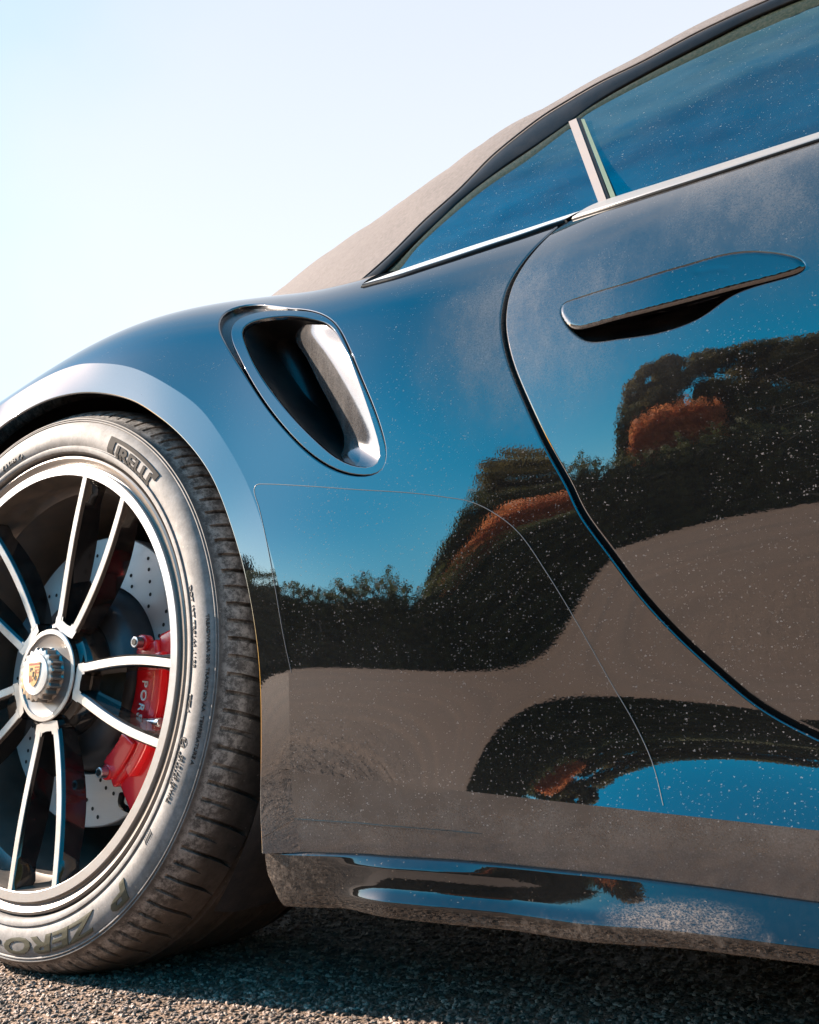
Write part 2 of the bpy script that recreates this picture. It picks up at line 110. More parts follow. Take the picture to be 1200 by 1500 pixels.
def paint(name, film=.05, spk=1.0, ior=2.55, region=None, low_dirt=0.0, rough=.018):
    g = N(name)
    peel = g.bump(g.noise(420, 1), .02, .0004)
    base = g.bsdf((.0025, .003, .004), rough, 0, ior, peel, Specular_Tint=(.98, .97, .97, 1))
    x, y, z = g.xyz()
    big = g.noise(5, 3, .6)
    m1 = specks(g, 230, .0010, .35, 0.0); m2 = g.math('MAXIMUM', specks(g, 420, .0008, .2, 3.1), specks(g, 330, .0009, .3, 9.1))
    m3 = specks(g, 60, .0017, .965, 7.7)
    dens = g.sstep(g.math('ADD', g.noise(9, 2), g.math('MULTIPLY', z, -.55)), .02, .42)
    clus = g.math('MULTIPLY', g.sstep(g.noise(24, 4, .65, g.mapping((1, 1, .8), rot=(0, .4, 0))), .62, .38), .30)
    keep = g.math('LESS_THAN', g.noise(900, 1), g.math('SUBTRACT', g.math('ADD', .46, g.math('MULTIPLY', dens, .40)), clus))
    m = g.math('MAXIMUM', g.math('MAXIMUM', m1, m2), m3)
    m = g.math('MULTIPLY', g.math('MULTIPLY', m, keep), .66 * spk, clamp=True)
    # film of dust, painted-in pale glow, streaks of wiping, hairline scratches
    st = g.noise(14, 4, .6, g.mapping((1, 1, 5), rot=(0, .25, 0)))
    f = g.math('MULTIPLY', g.math('MULTIPLY', g.math('ADD', big, st), .5), film * 1.6)
    sm_ = g.math('ADD', .30, g.math('MULTIPLY', g.sstep(g.noise(13, 7, .72, g.mapping((1.5, 1, .7), rot=(0, .5, 0))), .36, .68), .55))
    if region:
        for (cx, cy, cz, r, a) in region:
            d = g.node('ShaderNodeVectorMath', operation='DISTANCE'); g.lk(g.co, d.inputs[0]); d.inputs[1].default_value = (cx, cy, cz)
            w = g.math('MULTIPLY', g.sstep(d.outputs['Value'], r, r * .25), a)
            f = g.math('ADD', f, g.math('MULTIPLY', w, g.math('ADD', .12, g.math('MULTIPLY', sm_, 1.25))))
    if low_dirt:
        ld = g.sstep(g.math('ADD', z, g.math('MULTIPLY', g.noise(30, 4, .7), .10)), .285, .20)
        f = g.math('ADD', f, g.math('MULTIPLY', ld, low_dirt))
    sv = g.voro(11, g.mapping((1, 1, 9), rot=(.1, .5, .2)), 'DISTANCE_TO_EDGE')
    scr = g.math('MULTIPLY', g.math('LESS_THAN', sv.outputs['Distance'], .0035), g.sstep(g.noise(7, 2), .55, .68))
    f = g.math('ADD', f, g.math('MULTIPLY', scr, .10))
    f = g.math('MULTIPLY', f, g.math('ADD', .55, g.math('MULTIPLY', g.sstep(g.noise(620, 3, .8), .30, .70), .8)))
    fc = g.math('MAXIMUM', f, m, clamp=True)
    dust = g.node('ShaderNodeBsdfDiffuse'); g.set(dust, 'Color', (.34, .315, .30, 1)); g.set(dust, 'Roughness', .6)  # colour of the dust and of the painted glow patches
    return g.end(g.mix(fc, base, dust.outputs[0]))
def simple(name, color, rough=.5, metal=0, ior=1.5, dust=0.0, bump=None, dscale=40):
    g = N(name)
    nm = g.bump(g.noise(bump[0], 3), bump[1], bump[2]) if bump else None
    b = g.bsdf(color, rough, metal, ior, nm)
    if dust:
        d = g.node('ShaderNodeBsdfDiffuse'); g.set(d, 'Color', (*DUST, 1))
        b = g.mix(g.math('MULTIPLY', g.sstep(g.noise(dscale, 5, .7), .3, .75), dust), b, d.outputs[0])
    return g.end(b)
M = {}
M['paint'] = paint('black_paint', .012, 1.0, region=[(.70, .025, .635, .145, .30), (.95, .09, .74, .20, .22), (.80, .02, .62, .12, .08), (.50, 0, .23, .18, .04)])  # dust patches; the one by the door gap also paints a reflected glow
M['paint_arch'] = paint('arch_paint', .02, .35, 2.6, low_dirt=.30)
M['paint_low'] = paint('dirty_paint', .03, 1.5, low_dirt=.26, rough=.13)
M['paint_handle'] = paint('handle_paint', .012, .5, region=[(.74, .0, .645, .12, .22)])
def skirt_mat():
    g = N('gritty_skirt_paint'); x, y, z = g.xyz()
    base = g.bsdf((.0035, .004, .005), .035, 0, 1.85, g.bump(g.noise(300, 2), .05, .0006))
    d = g.node('ShaderNodeBsdfDiffuse'); g.set(d, 'Color', g.ramp(g.noise(140, 5, .75), [(.3, (.07, .055, .045)), (.62, (.36, .29, .24))]))
    low = g.sstep(g.math('ADD', z, g.math('MULTIPLY', g.noise(26, 4, .7), .05)), .142, .112)
    rear = g.sstep(x, .50, .40)
    m = g.math('MAXIMUM', g.math('MULTIPLY', low, .55), g.math('MULTIPLY', rear, .30))
    grit = g.sstep(g.noise(210, 4, .8), .42, .66)
    m = g.math('MULTIPLY', m, g.math('ADD', .25, grit))
    m = g.math('MAXIMUM', m, g.math('MULTIPLY', specks(g, 300, .0009, .4, 1.3), .5))
    pw = g.node('ShaderNodeVectorMath', operation='DISTANCE'); g.lk(g.mapping((1, .3, 4)), pw.inputs[0]); pw.inputs[1].default_value = (.80, .005, .474)
    pm = g.math('MULTIPLY', g.sstep(pw.outputs['Value'], .075, .02), g.sstep(g.noise(800, 5, .85, g.mapping((.6, 1, 1))), .40, .62))
    m = g.math('MAXIMUM', m, g.math('MULTIPLY', pm, .6), clamp=True)
    m = g.math('MAXIMUM', m, .012)
    return g.end(g.mix(m, base, d.outputs[0]))
M['skirt'] = skirt_mat()
M['black_gloss'] = simple('black_gloss_plastic', (.006, .006, .007), .06, 0, 1.55, .05)
M['black_matte'] = simple('black_rubber_seal', (.004, .004, .0045), .42, 0, 1.32, .02, (260, .2, .0006))
M['dark'] = simple('handle_shade_black', (.003, .003, .0035), .9, 0, 1.12)  # near black that puts shade into the colour of the handle's underside
M['liner'] = simple('wheelhouse_felt', (.010, .011, .014), .9, 0, 1.4, .05, (500, .4, .002))
M['trim'] = simple('brushed_trim', (.36, .345, .335), .42, .5, 1.5, .22, (700, .05, .0003))
M['trim_gloss'] = simple('bright_trim', (.74, .72, .70), .32, .35, 1.5, .08)
M['pillar'] = simple('pillar_alloy', (.34, .29, .27), .45, 0.2, 1.5, .25)
M['duct'] = paint('duct_paint', .10, .4, region=[(.47, .06, .66, .16, .34)], rough=.10)  # dust plus pale film painting in the ramp's bright sky reflection
M['channel'] = simple('dusty_black_channel', (.004, .004, .005), .25, 0, 1.45, .06, None, 160)
M['filter'] = simple('dark_duct_plastic', (.012, .013, .015), .35, 0, 1.5, .06)
def fabric():
    g = N('soft_top_cloth'); w = g.node('ShaderNodeTexWave', i_Scale=330.0, i_Distortion=2.0); g.lk(g.mapping((1, 1, 1), rot=(.4, .3, .2)), w.inputs['Vector'])
    c = g.ramp(g.noise(160, 4, .7), [(.25, (.080, .068, .065)), (.7, (.155, .134, .127))])
    c = g.mixc(g.math('MULTIPLY', g.noise(12, 3), .5), c, (.17, .148, .140))
    return g.end(g.bsdf(c, .95, 0, 1.4, g.bump(g.math('ADD', w.outputs['Fac'], g.noise(700, 2)), .35, .0008)))
M['cloth'] = fabric()
def glass(name, tint, dens):
    g = N(name)
    tr = g.node('ShaderNodeBsdfTransparent'); g.set(tr, 'Color', (*tint, 1))
    gl = g.node('ShaderNodeBsdfAnisotropic' if False else 'ShaderNodeBsdfGlossy'); g.set(gl, 'Roughness', .012); g.lk(g.ramp(g.noise(5.5, 4, .6, g.mapping((1, 1, 3.2), rot=(0, .35, 0))), [(.35, (.26, .66, .72)), (.65, (.58, 1.0, 1.0))]), gl.inputs['Color'])  # streaky gloss tint paints in wavy reflected bands
    g.lk(g.bump(g.noise(4.5, 3, .5, g.mapping((1, 1, 2.2), rot=(0, .35, 0))), .16, .03), gl.inputs['Normal'])
    fr = g.node('ShaderNodeFresnel'); g.set(fr, 'IOR', 3.3)
    sh = g.mix(fr.outputs[0], tr.outputs[0], gl.outputs[0])
    m = g.math('MULTIPLY', g.math('MAXIMUM', specks(g, 260, .0009, .35, 2.2), specks(g, 520, .0006, .3, 5.2)), .34)
    d = g.node('ShaderNodeBsdfDiffuse'); g.set(d, 'Color', (.42, .40, .36, 1))
    f = g.math('MAXIMUM', m, g.math('MULTIPLY', g.noise(22, 3), dens), clamp=True)
    return g.end(g.mix(f, sh, d.outputs[0]))
M['glass'] = glass('tinted_glass', (.10, .16, .17), .035)
M['frit'] = simple('window_frit', (.016, .024, .016), .2, 0, 1.18, .08, None, 300)
M['inpil'] = simple('inner_pillar_plastic', (.34, .35, .32), .6)
M['edge'] = simple('glass_edge', (.13, .17, .115), .2, 0, 1.5, .1)
M['interior'] = simple('cabin_leather', (.003, .005, .006), .8, 0, 1.5)
M['seat'] = simple('seat_leather', (.008, .011, .014), .6, 0, 1.5)
def tyre_mat():
    g = N('dusty_tyre_rubber'); x, y, z = g.xyz()
    n1 = g.noise(55, 5, .7); n2 = g.noise(9, 3, .6)
    c = g.ramp(n1, [(.3, (.045, .041, .039)), (.72, (.115, .102, .094))])
    # worn pale band on the outer tread shoulder, darker rubber inboard
    band = g.math('MULTIPLY', g.sstep(y, -.010, -.002), g.sstep(y, .050, .028))
    sc = g.math('MULTIPLY', band, g.sstep(g.noise(85, 6, .8), .40, .62))
    c = g.mixc(g.math('MULTIPLY', sc, .85), c, (.40, .365, .335))
    inb = g.sstep(g.math('ADD', y, g.math('MULTIPLY', g.math('SUBTRACT', g.noise(40, 3), .5), .02)), .010, .030)
    c = g.mixc(g.math('MULTIPLY', inb, .88), c, g.ramp(g.noise(110, 5, .75), [(.35, (.016, .0145, .0135)), (.75, (.058, .050, .045))]))
    c = g.mixc(g.math('MULTIPLY', g.math('MULTIPLY', g.sstep(z, -.06, -.26), g.sstep(y, .0, .03)), .75), c, g.ramp(g.noise(60, 5, .75), [(.3, (.060, .047, .039)), (.7, (.165, .130, .108))]))
    side = g.sstep(y, -.008, -.012)
    c = g.mixc(g.math('MULTIPLY', side, .85), c, g.ramp(g.math('ADD', g.math('MULTIPLY', g.noise(26, 5, .7), .6), g.math('MULTIPLY', g.noise(160, 4, .8), .4)), [(.32, (.12, .113, .108)), (.5, (.225, .213, .205)), (.66, (.34, .322, .31))]))
    c = g.mixc(g.math('MULTIPLY', specks(g, 240, .0012, .6, 4.4), .6), c, (.4, .34, .28))
    return g.end(g.bsdf(c, g.math('ADD', .60, g.math('MULTIPLY', n1, .2)), 0, 1.45, g.bump(g.noise(600, 3), .12, .0005)))
M['tyre'] = tyre_mat()
M['emboss'] = simple('raised_rubber_mark', (.012, .010, .009), .8, 0, 1.3, .03)
M['emboss2'] = simple('pale_rubber_mark', (.060, .060, .038), .5, 0, 1.45, .08)
M['small'] = simple('fine_rubber_mark', (.03, .026, .024), .6)
M['machined'] = simple('machined_alloy', (.52, .51, .50), .32, .6, 1.5, .40, (900, .05, .0003))
M['barrel'] = simple('dusty_barrel_alloy', (.22, .20, .185), .34, .75, 1.5, .25)
M['spoke_black'] = simple('black_spoke_lacquer', (.006, .006, .007), .08, 0, 1.7, .06, None, 60)
M['chrome'] = simple('chrome', (.80, .80, .80), .10, 1.0, 1.5, .06)
M['hub_grey'] = simple('hub_grey_alloy', (.20, .19, .185), .35, .6, 1.5, .15)
M['nut'] = simple('dark_anodised_nut', (.30, .29, .28), .28, 1.0, 1.5, .15)
def disc_mat():
    g = N('brake_disc_steel'); x, y, z = g.xyz()
    r = g.math('SQRT', g.math('ADD', g.math('POWER', x, 2), g.math('POWER', g.math('SUBTRACT', z, .352), 2)))
    n = g.node('ShaderNodeTexNoise', noise_dimensions='1D'); g.lk(g.math('MULTIPLY', r, 900), n.inputs['W']); g.set(n, 'Detail', 4)
    c = g.ramp(n.outputs['Fac'], [(.3, (.36, .36, .37)), (.7, (.54, .54, .54))])
    return g.end(g.bsdf(c, .42, .6, 1.5, g.bump(n.outputs['Fac'], .25, .0005)))
M['disc'] = disc_mat()
M['hat'] = simple('disc_hat_alloy', (.07, .075, .085), .42, .5, 1.5, .08)
M['hole'] = simple('drilled_hole_black', (.004, .004, .004), .8)
def cal():
    g = N('red_caliper_lacquer'); return g.end(g.bsdf((.82, .014, .022), .24, 0, 1.55, None, Coat_Weight=.6, Coat_Roughness=.08))
M['caliper'] = cal()
M['white'] = simple('white_print', (.80, .80, .78), .4)
M['bolt'] = simple('zinc_bolt', (.55, .57, .60), .3, 1.0)
M['crest_white'] = simple('crest_enamel_white', (.78, .75, .71), .2, .2, 1.5)
M['gold'] = simple('crest_gold', (.62, .40, .20), .3, .8); M['crest_red'] = simple('crest_red', (.36, .09, .05), .35); M['crest_dark'] = simple('crest_black', (.02, .018, .016), .35)
def asphalt():
    g = N('asphalt')
    v = g.voro(175); v2 = g.voro(330, g.mapping(loc=(2, 3, 1)))
    sp = g.node('ShaderNodeSeparateColor'); g.lk(v.outputs['Color'], sp.inputs[0])
    c = g.ramp(sp.outputs[0], [(0, (0.040, 0.028, 0.019)), (.45, (0.090, 0.061, 0.042)), (.75, (0.175, 0.117, 0.079)), (1, (0.320, 0.219, 0.151))])
    sp2 = g.node('ShaderNodeSeparateColor'); g.lk(v2.outputs['Color'], sp2.inputs[0])
    c2 = g.ramp(sp2.outputs[1], [(0, (0.028, 0.021, 0.016)), (.6, (0.094, 0.068, 0.049)), (1, (0.260, 0.186, 0.134))])
    c = g.mixc(.42, c, c2)
    c = g.mixc(g.math('ADD', .30, g.math('MULTIPLY', g.sstep(g.noise(1.2, 4, .6), .25, .65), .32)), c, (.150, .088, .053))
    # wear: wide tonal patches, faint straight passes of tyres, dark oil spots
    c = g.mixc(g.math('MULTIPLY', g.sstep(g.noise(.55, 6, .65), .44, .66), .45), c, (.050, .034, .024))
    c = g.mixc(g.math('MULTIPLY', g.sstep(g.noise(2.2, 5, .7, g.mapping((.12, 1.6, 1), rot=(0, 0, .12))), .50, .66), .36), c, (.26, .165, .105))
    c = g.mixc(g.math('MULTIPLY', g.sstep(g.noise(7, 4, .7), .60, .74), .30), c, (.035, .028, .024))
    h = g.math('ADD', g.math('MULTIPLY', g.math('SUBTRACT', 1, v.outputs['Distance']), 1.0), g.math('MULTIPLY', g.math('SUBTRACT', 1, v2.outputs['Distance']), .5))
    return g.end(g.bsdf(c, .78, 0, 1.5, g.bump(h, .9, .0035)))
M['asphalt'] = asphalt()
def chips():
    g = N('asphalt_chips'); v = g.voro(120); sp = g.node('ShaderNodeSeparateColor'); g.lk(v.outputs['Color'], sp.inputs[0])
    c = g.ramp(sp.outputs[0], [(0, (.045, .033, .026)), (.4, (.12, .085, .064)), (.8, (.27, .195, .15)), (1, (.46, .35, .28))])
    return g.end(g.bsdf(c, .7, 0, 1.5, g.bump(g.noise(900, 3), .3, .0006)))
M['chips'] = chips()
M['verge'] = (lambda g: g.end(g.bsdf(g.ramp(g.noise(6, 5, .75), [(.3, (.07, .035, .018)), (.7, (.22, .12, .06))]), 1)))(N('leaf_litter'))
def leafmat(name, a, b, sc=1.6, tl=.25):
    g = N(name)
    c = g.ramp(g.noise(sc, 4, .7), [(.3, a), (.7, b)])
    d = g.bsdf(c, .7, 0, 1.4); t = g.node('ShaderNodeBsdfTranslucent'); g.lk(c, t.inputs[0])
    return g.end(g.mix(tl, d, t.outputs[0]))
M['hedge'] = leafmat('hedge_leaves', (.045, .060, .024), (.125, .135, .052), 1.6, .35)
M['olive'] = leafmat('olive_leaves', (.045, .055, .018), (.11, .105, .035))
M['orange'] = leafmat('autumn_leaves', (.40, .125, .045), (.62, .26, .11), 1.6, .5)
M['crown'] = leafmat('tree_leaves', (.050, .055, .022), (.20, .165, .065), 1.6, .40)
M['conifer'] = leafmat('conifer_needles', (.012, .022, .012), (.035, .055, .022))
M['bark'] = simple('bark', (.06, .045, .035), .9, 0, 1.4, 0, (30, .6, .01))
M['under'] = simple('underbody_plastic', (.006, .006, .007), .85, 0, 1.4)
M['film'] = simple('film_edge_line', (.10, .105, .11), .35, 0, 1.5)

# ------------------------------------------------------------------ object helpers
def link(o, parent=None):
    COL.objects.link(o)
    if parent is not None: o.parent = parent
    return o
def mesh_np(name, V, Fc, mats, parent=None, normals=None, smooth=True, mi=None):
    me = bpy.data.meshes.new(name); me.from_pydata([tuple(map(float, v)) for v in V], [], [tuple(int(i) for i in f) for f in Fc]); 
    for m in (mats if isinstance(mats, (list, tuple)) else [mats]): me.materials.append(M[m] if isinstance(m, str) else m)
    if mi is not None: me.polygons.foreach_set('material_index', np.asarray(mi, dtype=np.int32))
    me.polygons.foreach_set('use_smooth', [bool(smooth)] * len(me.polygons)); me.update()
    if normals is not None: me.normals_split_custom_set_from_vertices([tuple(map(float, n)) for n in normals])
    return link(bpy.data.objects.new(name, me), parent)
def empty(name, loc, parent=None):
    o = bpy.data.objects.new(name, None); o.location = loc; o.empty_display_size = .2; return link(o, parent)
def tag(o, label=None, cat=None, group=None, kind=None):
    for k, v in (('label', label), ('category', cat), ('group', group), ('kind', kind)):
        if v: o[k] = v
    return o
def catmull(Pn, n, closed=False):
    Pn = np.asarray(Pn, float); m = len(Pn)
    if closed: ext = np.vstack([Pn[-1], Pn, Pn[0], Pn[1]]); seg = m
    else: ext = np.vstack([2 * Pn[0] - Pn[1], Pn, 2 * Pn[-1] - Pn[-2]]); seg = m - 1
    out = []
    for i in range(seg):
        p0, p1, p2, p3 = ext[i:i + 4]
        t0 = 0; t1 = t0 + max(np.linalg.norm(p1 - p0), 1e-9) ** .5; t2 = t1 + max(np.linalg.norm(p2 - p1), 1e-9) ** .5; t3 = t2 + max(np.linalg.norm(p3 - p2), 1e-9) ** .5
        for t in np.linspace(t1, t2, 12, endpoint=False):
            A1 = (t1 - t) / (t1 - t0) * p0 + (t - t0) / (t1 - t0) * p1; A2 = (t2 - t) / (t2 - t1) * p1 + (t - t1) / (t2 - t1) * p2; A3 = (t3 - t) / (t3 - t2) * p2 + (t - t2) / (t3 - t2) * p3
            B1 = (t2 - t) / (t2 - t0) * A1 + (t - t0) / (t2 - t0) * A2; B2 = (t3 - t) / (t3 - t1) * A2 + (t - t1) / (t3 - t1) * A3
            out.append((t2 - t) / (t2 - t1) * B1 + (t - t1) / (t2 - t1) * B2)
    out = np.array(out + ([] if closed else [Pn[-1]]))
    if closed: out = np.vstack([out, out[:1]])
    d = np.r_[0, np.cumsum(np.linalg.norm(np.diff(out, axis=0), axis=1))]
    t = np.linspace(0, d[-1], n + 1)[:-1] if closed else np.linspace(0, d[-1], n)
    return np.stack([np.interp(t, d, out[:, k]) for k in range(out.shape[1])], -1)
def smooth_closed(c, it):
    for _ in range(it): c = .25 * np.roll(c, 1, 0) + .5 * c + .25 * np.roll(c, -1, 0)
    return c
def smooth_open(c, it):
    for _ in range(it):
        d = c.copy(); d[1:-1] = .25 * c[:-2] + .5 * c[1:-1] + .25 * c[2:]; c = d
    return c
def vnormals(rows):
    """normals of a grid of points rows[i][j]"""
    G = np.asarray(rows); du = np.gradient(G, axis=0); dv = np.gradient(G, axis=1); n = np.cross(du, dv); return n / (np.linalg.norm(n, axis=-1, keepdims=True) + 1e-12)
def loft(name, rows, mats, parent=None, closed_u=False, closed_v=False, flip=False, smooth=True, mi=None, cap=False):
    G = np.asarray(rows); a, b = G.shape[:2]; Fc = []; ml = []
    for i in range(a if closed_u else a - 1):
        for j in range(b if closed_v else b - 1):
            f = (i * b + j, ((i + 1) % a) * b + j, ((i + 1) % a) * b + (j + 1) % b, i * b + (j + 1) % b)
            Fc.append(f[::-1] if flip else f); ml.append(0 if mi is None else mi(i, j))
    if cap:
        Fc.append(tuple(range(b))); Fc.append(tuple((a - 1) * b + k for k in range(b))[::-1]); ml += [0, 0]
    return mesh_np(name, G.reshape(-1, 3), Fc, mats, parent, smooth=smooth, mi=ml)
def box_bm(bm, c, s, rot=None):
    r = bmesh.ops.create_cube(bm, size=1); vs = r['verts']
    for v in vs:
        v.co = Vector((v.co.x * s[0], v.co.y * s[1], v.co.z * s[2]))
        if rot: v.co = rot @ v.co
        v.co += Vector(c)
    return vs
def bm_obj(name, bm, mats, parent=None, smooth=False, bevel=0):
    if bevel: bmesh.ops.bevel(bm, geom=list(bm.edges), offset=bevel, segments=2, affect='EDGES', profile=.6)
    bmesh.ops.recalc_face_normals(bm, faces=bm.faces)
    me = bpy.data.meshes.new(name); bm.to_mesh(me); bm.free()
    for m in (mats if isinstance(mats, (list, tuple)) else [mats]): me.materials.append(M[m])
    for p in me.polygons: p.use_smooth = smooth
    return link(bpy.data.objects.new(name, me), parent)

# ------------------------------------------------------------------ body surface (sections x = const, tilt angle given along the section)
X0, X1, SMX, NXX, NSS = -0.30, 1.25, 0.95, 15, 26
def bs(t, n):
    t = np.clip(np.asarray(t, float), 0, 1) * (n - 3); i = np.minimum(t.astype(int), n - 4); w = t - i
    B = np.zeros(t.shape + (n,)); D = np.zeros_like(B)
    b = [(1 - w) ** 3 / 6, (3 * w ** 3 - 6 * w ** 2 + 4) / 6, (-3 * w ** 3 + 3 * w ** 2 + 3 * w + 1) / 6, w ** 3 / 6]
    db = [-(1 - w) ** 2 / 2, (9 * w ** 2 - 12 * w) / 6, (-9 * w ** 2 + 6 * w + 3) / 6, w ** 2 / 2]
    idx = np.indices(t.shape)
    for k in range(4):
        B[tuple(idx) + (i + k,)] += b[k]; D[tuple(idx) + (i + k,)] += db[k] * (n - 3)
    return B, D
class Surf:
    def __init__(s, d): s.Phi = np.array(d['Phi']); s.y0 = np.array(d['y0']); s.z0 = DT['z0']
    def ev(s, q):
        q = np.asarray(q, float); out = [s._ev(q[k:k + 4000, 0], q[k:k + 4000, 1]) for k in range(0, len(q), 4000)]
        return np.vstack([o[0] for o in out]), np.vstack([o[1] for o in out])
    def _ev(s, x, sv, K=90):
        bx, dbx = bs((x - X0) / (X1 - X0), NXX); ks = np.linspace(0, 1, K)[None] * sv[:, None]
        b, _ = bs(ks / SMX, NSS); row = bx @ s.Phi; rx = dbx @ s.Phi / (X1 - X0)
        ph = np.einsum('tkn,tn->tk', b, row); phx = np.einsum('tkn,tn->tk', b, rx)
        w = np.ones(K); w[0] = w[-1] = .5; h = sv / (K - 1); I = lambda g: (g * w).sum(1) * h
        by, dby = bs((x - X0) / (X1 - X0), len(s.y0))
        y = by @ s.y0 + I(np.sin(ph)); z = s.z0[0] + s.z0[1] * x + I(np.cos(ph))
        yx = dby @ s.y0 / (X1 - X0) + I(np.cos(ph) * phx); zx = s.z0[1] - I(np.sin(ph) * phx); pe = ph[:, -1]
        n = np.stack([yx * np.cos(pe) - zx * np.sin(pe), -np.cos(pe), np.sin(pe)], -1)
        return np.stack([x, y, z], -1), n / np.linalg.norm(n, axis=1, keepdims=True)
SQ, SD = Surf(DT['Q']), Surf(DT['D'])
def inside(P, poly):
    x, y = P[:, 0], P[:, 1]; r = np.zeros(len(P), bool); a = poly; b = np.roll(poly, -1, 0)
    for (x1, y1), (x2, y2) in zip(a, b):
        if y1 == y2: continue
        c = ((y1 > y) != (y2 > y)) & (x < (x2 - x1) * (y - y1) / (y2 - y1) + x1); r ^= c
    return r
def dist_poly(P, poly, closed=True):
    a = poly; b = np.roll(poly, -1, 0)
    if not closed: a, b = a[:-1], b[:-1]
    best = np.full(len(P), 1e9)
    for p, q in zip(a, b):
        d = q - p; t = np.clip(((P - p) @ d) / (d @ d + 1e-15), 0, 1); best = np.minimum(best, np.hypot(*(P - p - t[:, None] * d).T))
    return best
def off2(c, d, closed):
    """shift a 2-D polyline sideways by d (left of travel positive)"""
    t = (np.roll(c, -1, 0) - np.roll(c, 1, 0)) if closed else np.gradient(c, axis=0)
    t /= np.linalg.norm(t, axis=1, keepdims=True); return c + d * np.stack([-t[:, 1], t[:, 0]], -1)
def triangulate(loops, step, smooth_near=None):
    """loops[0] outer, the rest holes; returns 2-D points, triangles"""
    lo = loops[0].min(0); hi = loops[0].max(0)
    gx, gy = np.meshgrid(np.arange(lo[0], hi[0], step), np.arange(lo[1], hi[1], step), indexing='ij'); Gp = np.stack([gx.ravel(), gy.ravel()], -1)
    Gp[:, 1] += (np.arange(len(Gp)) // gx.shape[1] % 2) * step * .5
    k = inside(Gp, loops[0])
    for h in loops[1:]: k &= ~inside(Gp, h)
    Gp = Gp[k]
    for l in loops: Gp = Gp[dist_poly(Gp, l) > step * .45]
    pts = [Gp]; edges = []; base = len(Gp)
    for l in loops:
        n = len(l); edges += [(base + i, base + (i + 1) % n) for i in range(n)]; pts.append(l); base += n
    A = np.vstack(pts)
    vo, eo, fo, *_ = delaunay_2d_cdt([Vector(p) for p in A], edges, [], 0, 1e-7)
    V = np.array([tuple(v) for v in vo]); T = np.array([f for f in fo if len(f) == 3])
    c = V[T].mean(1); k = inside(c, loops[0])
    for h in loops[1:]: k &= ~inside(c, h)
    return V, T[k]
class Sheet:
    """collects a trimmed surface and its rolled edges with exact normals"""
    def __init__(s): s.V = []; s.Nn = []; s.F = []; s.n = 0; s.mi = []
    def add(s, V, Nn, F, mi=0):
        s.V.append(V); s.Nn.append(Nn); s.F += [tuple(i + s.n for i in f) for f in F]; s.mi += [mi] * len(F); s.n += len(V)
    def surf(s, S, loops, step, h=0.0):
        V2, T = triangulate(loops, step); Pp, Nn = S.ev(V2)
        a, b, c = Pp[T[0]]; 
        w = np.einsum('ij,ij->i', np.cross(Pp[T[:, 1]] - Pp[T[:, 0]], Pp[T[:, 2]] - Pp[T[:, 0]]), Nn[T[:, 0]])
        T = np.where((w < 0)[:, None], T[:, ::-1], T); s.add(Pp + Nn * h, Nn, T.tolist())
    def hem(s, S, c2, closed, outward, r=.0025, depth=.014, seg=5, mi=0):
        """rolled edge along param polyline c2; outward=+1 panel lies right of travel"""
        Pp, Nn = S.ev(c2); T = (np.roll(Pp, -1, 0) - np.roll(Pp, 1, 0)) if closed else np.gradient(Pp, axis=0)
        T /= np.linalg.norm(T, axis=1, keepdims=True); O = np.cross(Nn, T) * outward; O /= np.linalg.norm(O, axis=1, keepdims=True)
        rows, nr = [], []
        for k in range(seg + 1):
            a = math.pi / 2 * k / seg; rows.append(Pp - Nn * r + (Nn * math.cos(a) + O * math.sin(a)) * r); nr.append(Nn * math.cos(a) + O * math.sin(a))
        rows.append(rows[-1] - Nn * depth); nr.append(O)
        s.grid(rows, nr, closed, mi)
    def grid(s, rows, nr, closed=False, mi=0):
        R, Nr = np.array(rows), np.array(nr); a, b = R.shape[:2]; F = []
        for i in range(a - 1):
            for j in range(b if closed else b - 1):
                f = (i * b + j, i * b + (j + 1) % b, (i + 1) * b + (j + 1) % b, (i + 1) * b + j)
                g = np.cross(R[i, (j + 1) % b] - R[i, j], R[i + 1, j] - R[i, j]) @ Nr[i, j]
                F.append(f if g >= 0 else f[::-1])
        s.add(R.reshape(-1, 3), Nr.reshape(-1, 3), F, mi)
    def build(s, name, mats, parent=None):
        return mesh_np(name, np.vstack(s.V), s.F, mats, parent, np.vstack(s.Nn), True, s.mi)
def sweep(name, C3, prof, mat, parent, up=(0, 0, 1), out=None, closed=False, cap=True):
    """sweep a closed profile [(outwards, upwards)] along C3; outwards = -y unless given per point"""
    C3 = np.asarray(C3); T = np.gradient(C3, axis=0); T /= np.linalg.norm(T, axis=1, keepdims=True)
    O = np.tile(np.array((0, -1., 0)), (len(C3), 1)) if out is None else np.asarray(out, float); O = O - (O * T).sum(1, keepdims=True) * T; O /= np.linalg.norm(O, axis=1, keepdims=True)
    Uu = np.cross(O, T); Uu *= np.sign(Uu[:, 2:3] + 1e-9)
    rows = [[c + o * p[0] + u * p[1] for p in prof] for c, o, u in zip(C3, O, Uu)]
    ob = loft(name, rows, mat, parent, closed_v=True, smooth=True, cap=cap)
    bm = bmesh.new(); bm.from_mesh(ob.data); bmesh.ops.recalc_face_normals(bm, faces=bm.faces); bm.to_mesh(ob.data); bm.free()
    ob.data.set_sharp_from_angle(angle=math.radians(50)); return ob

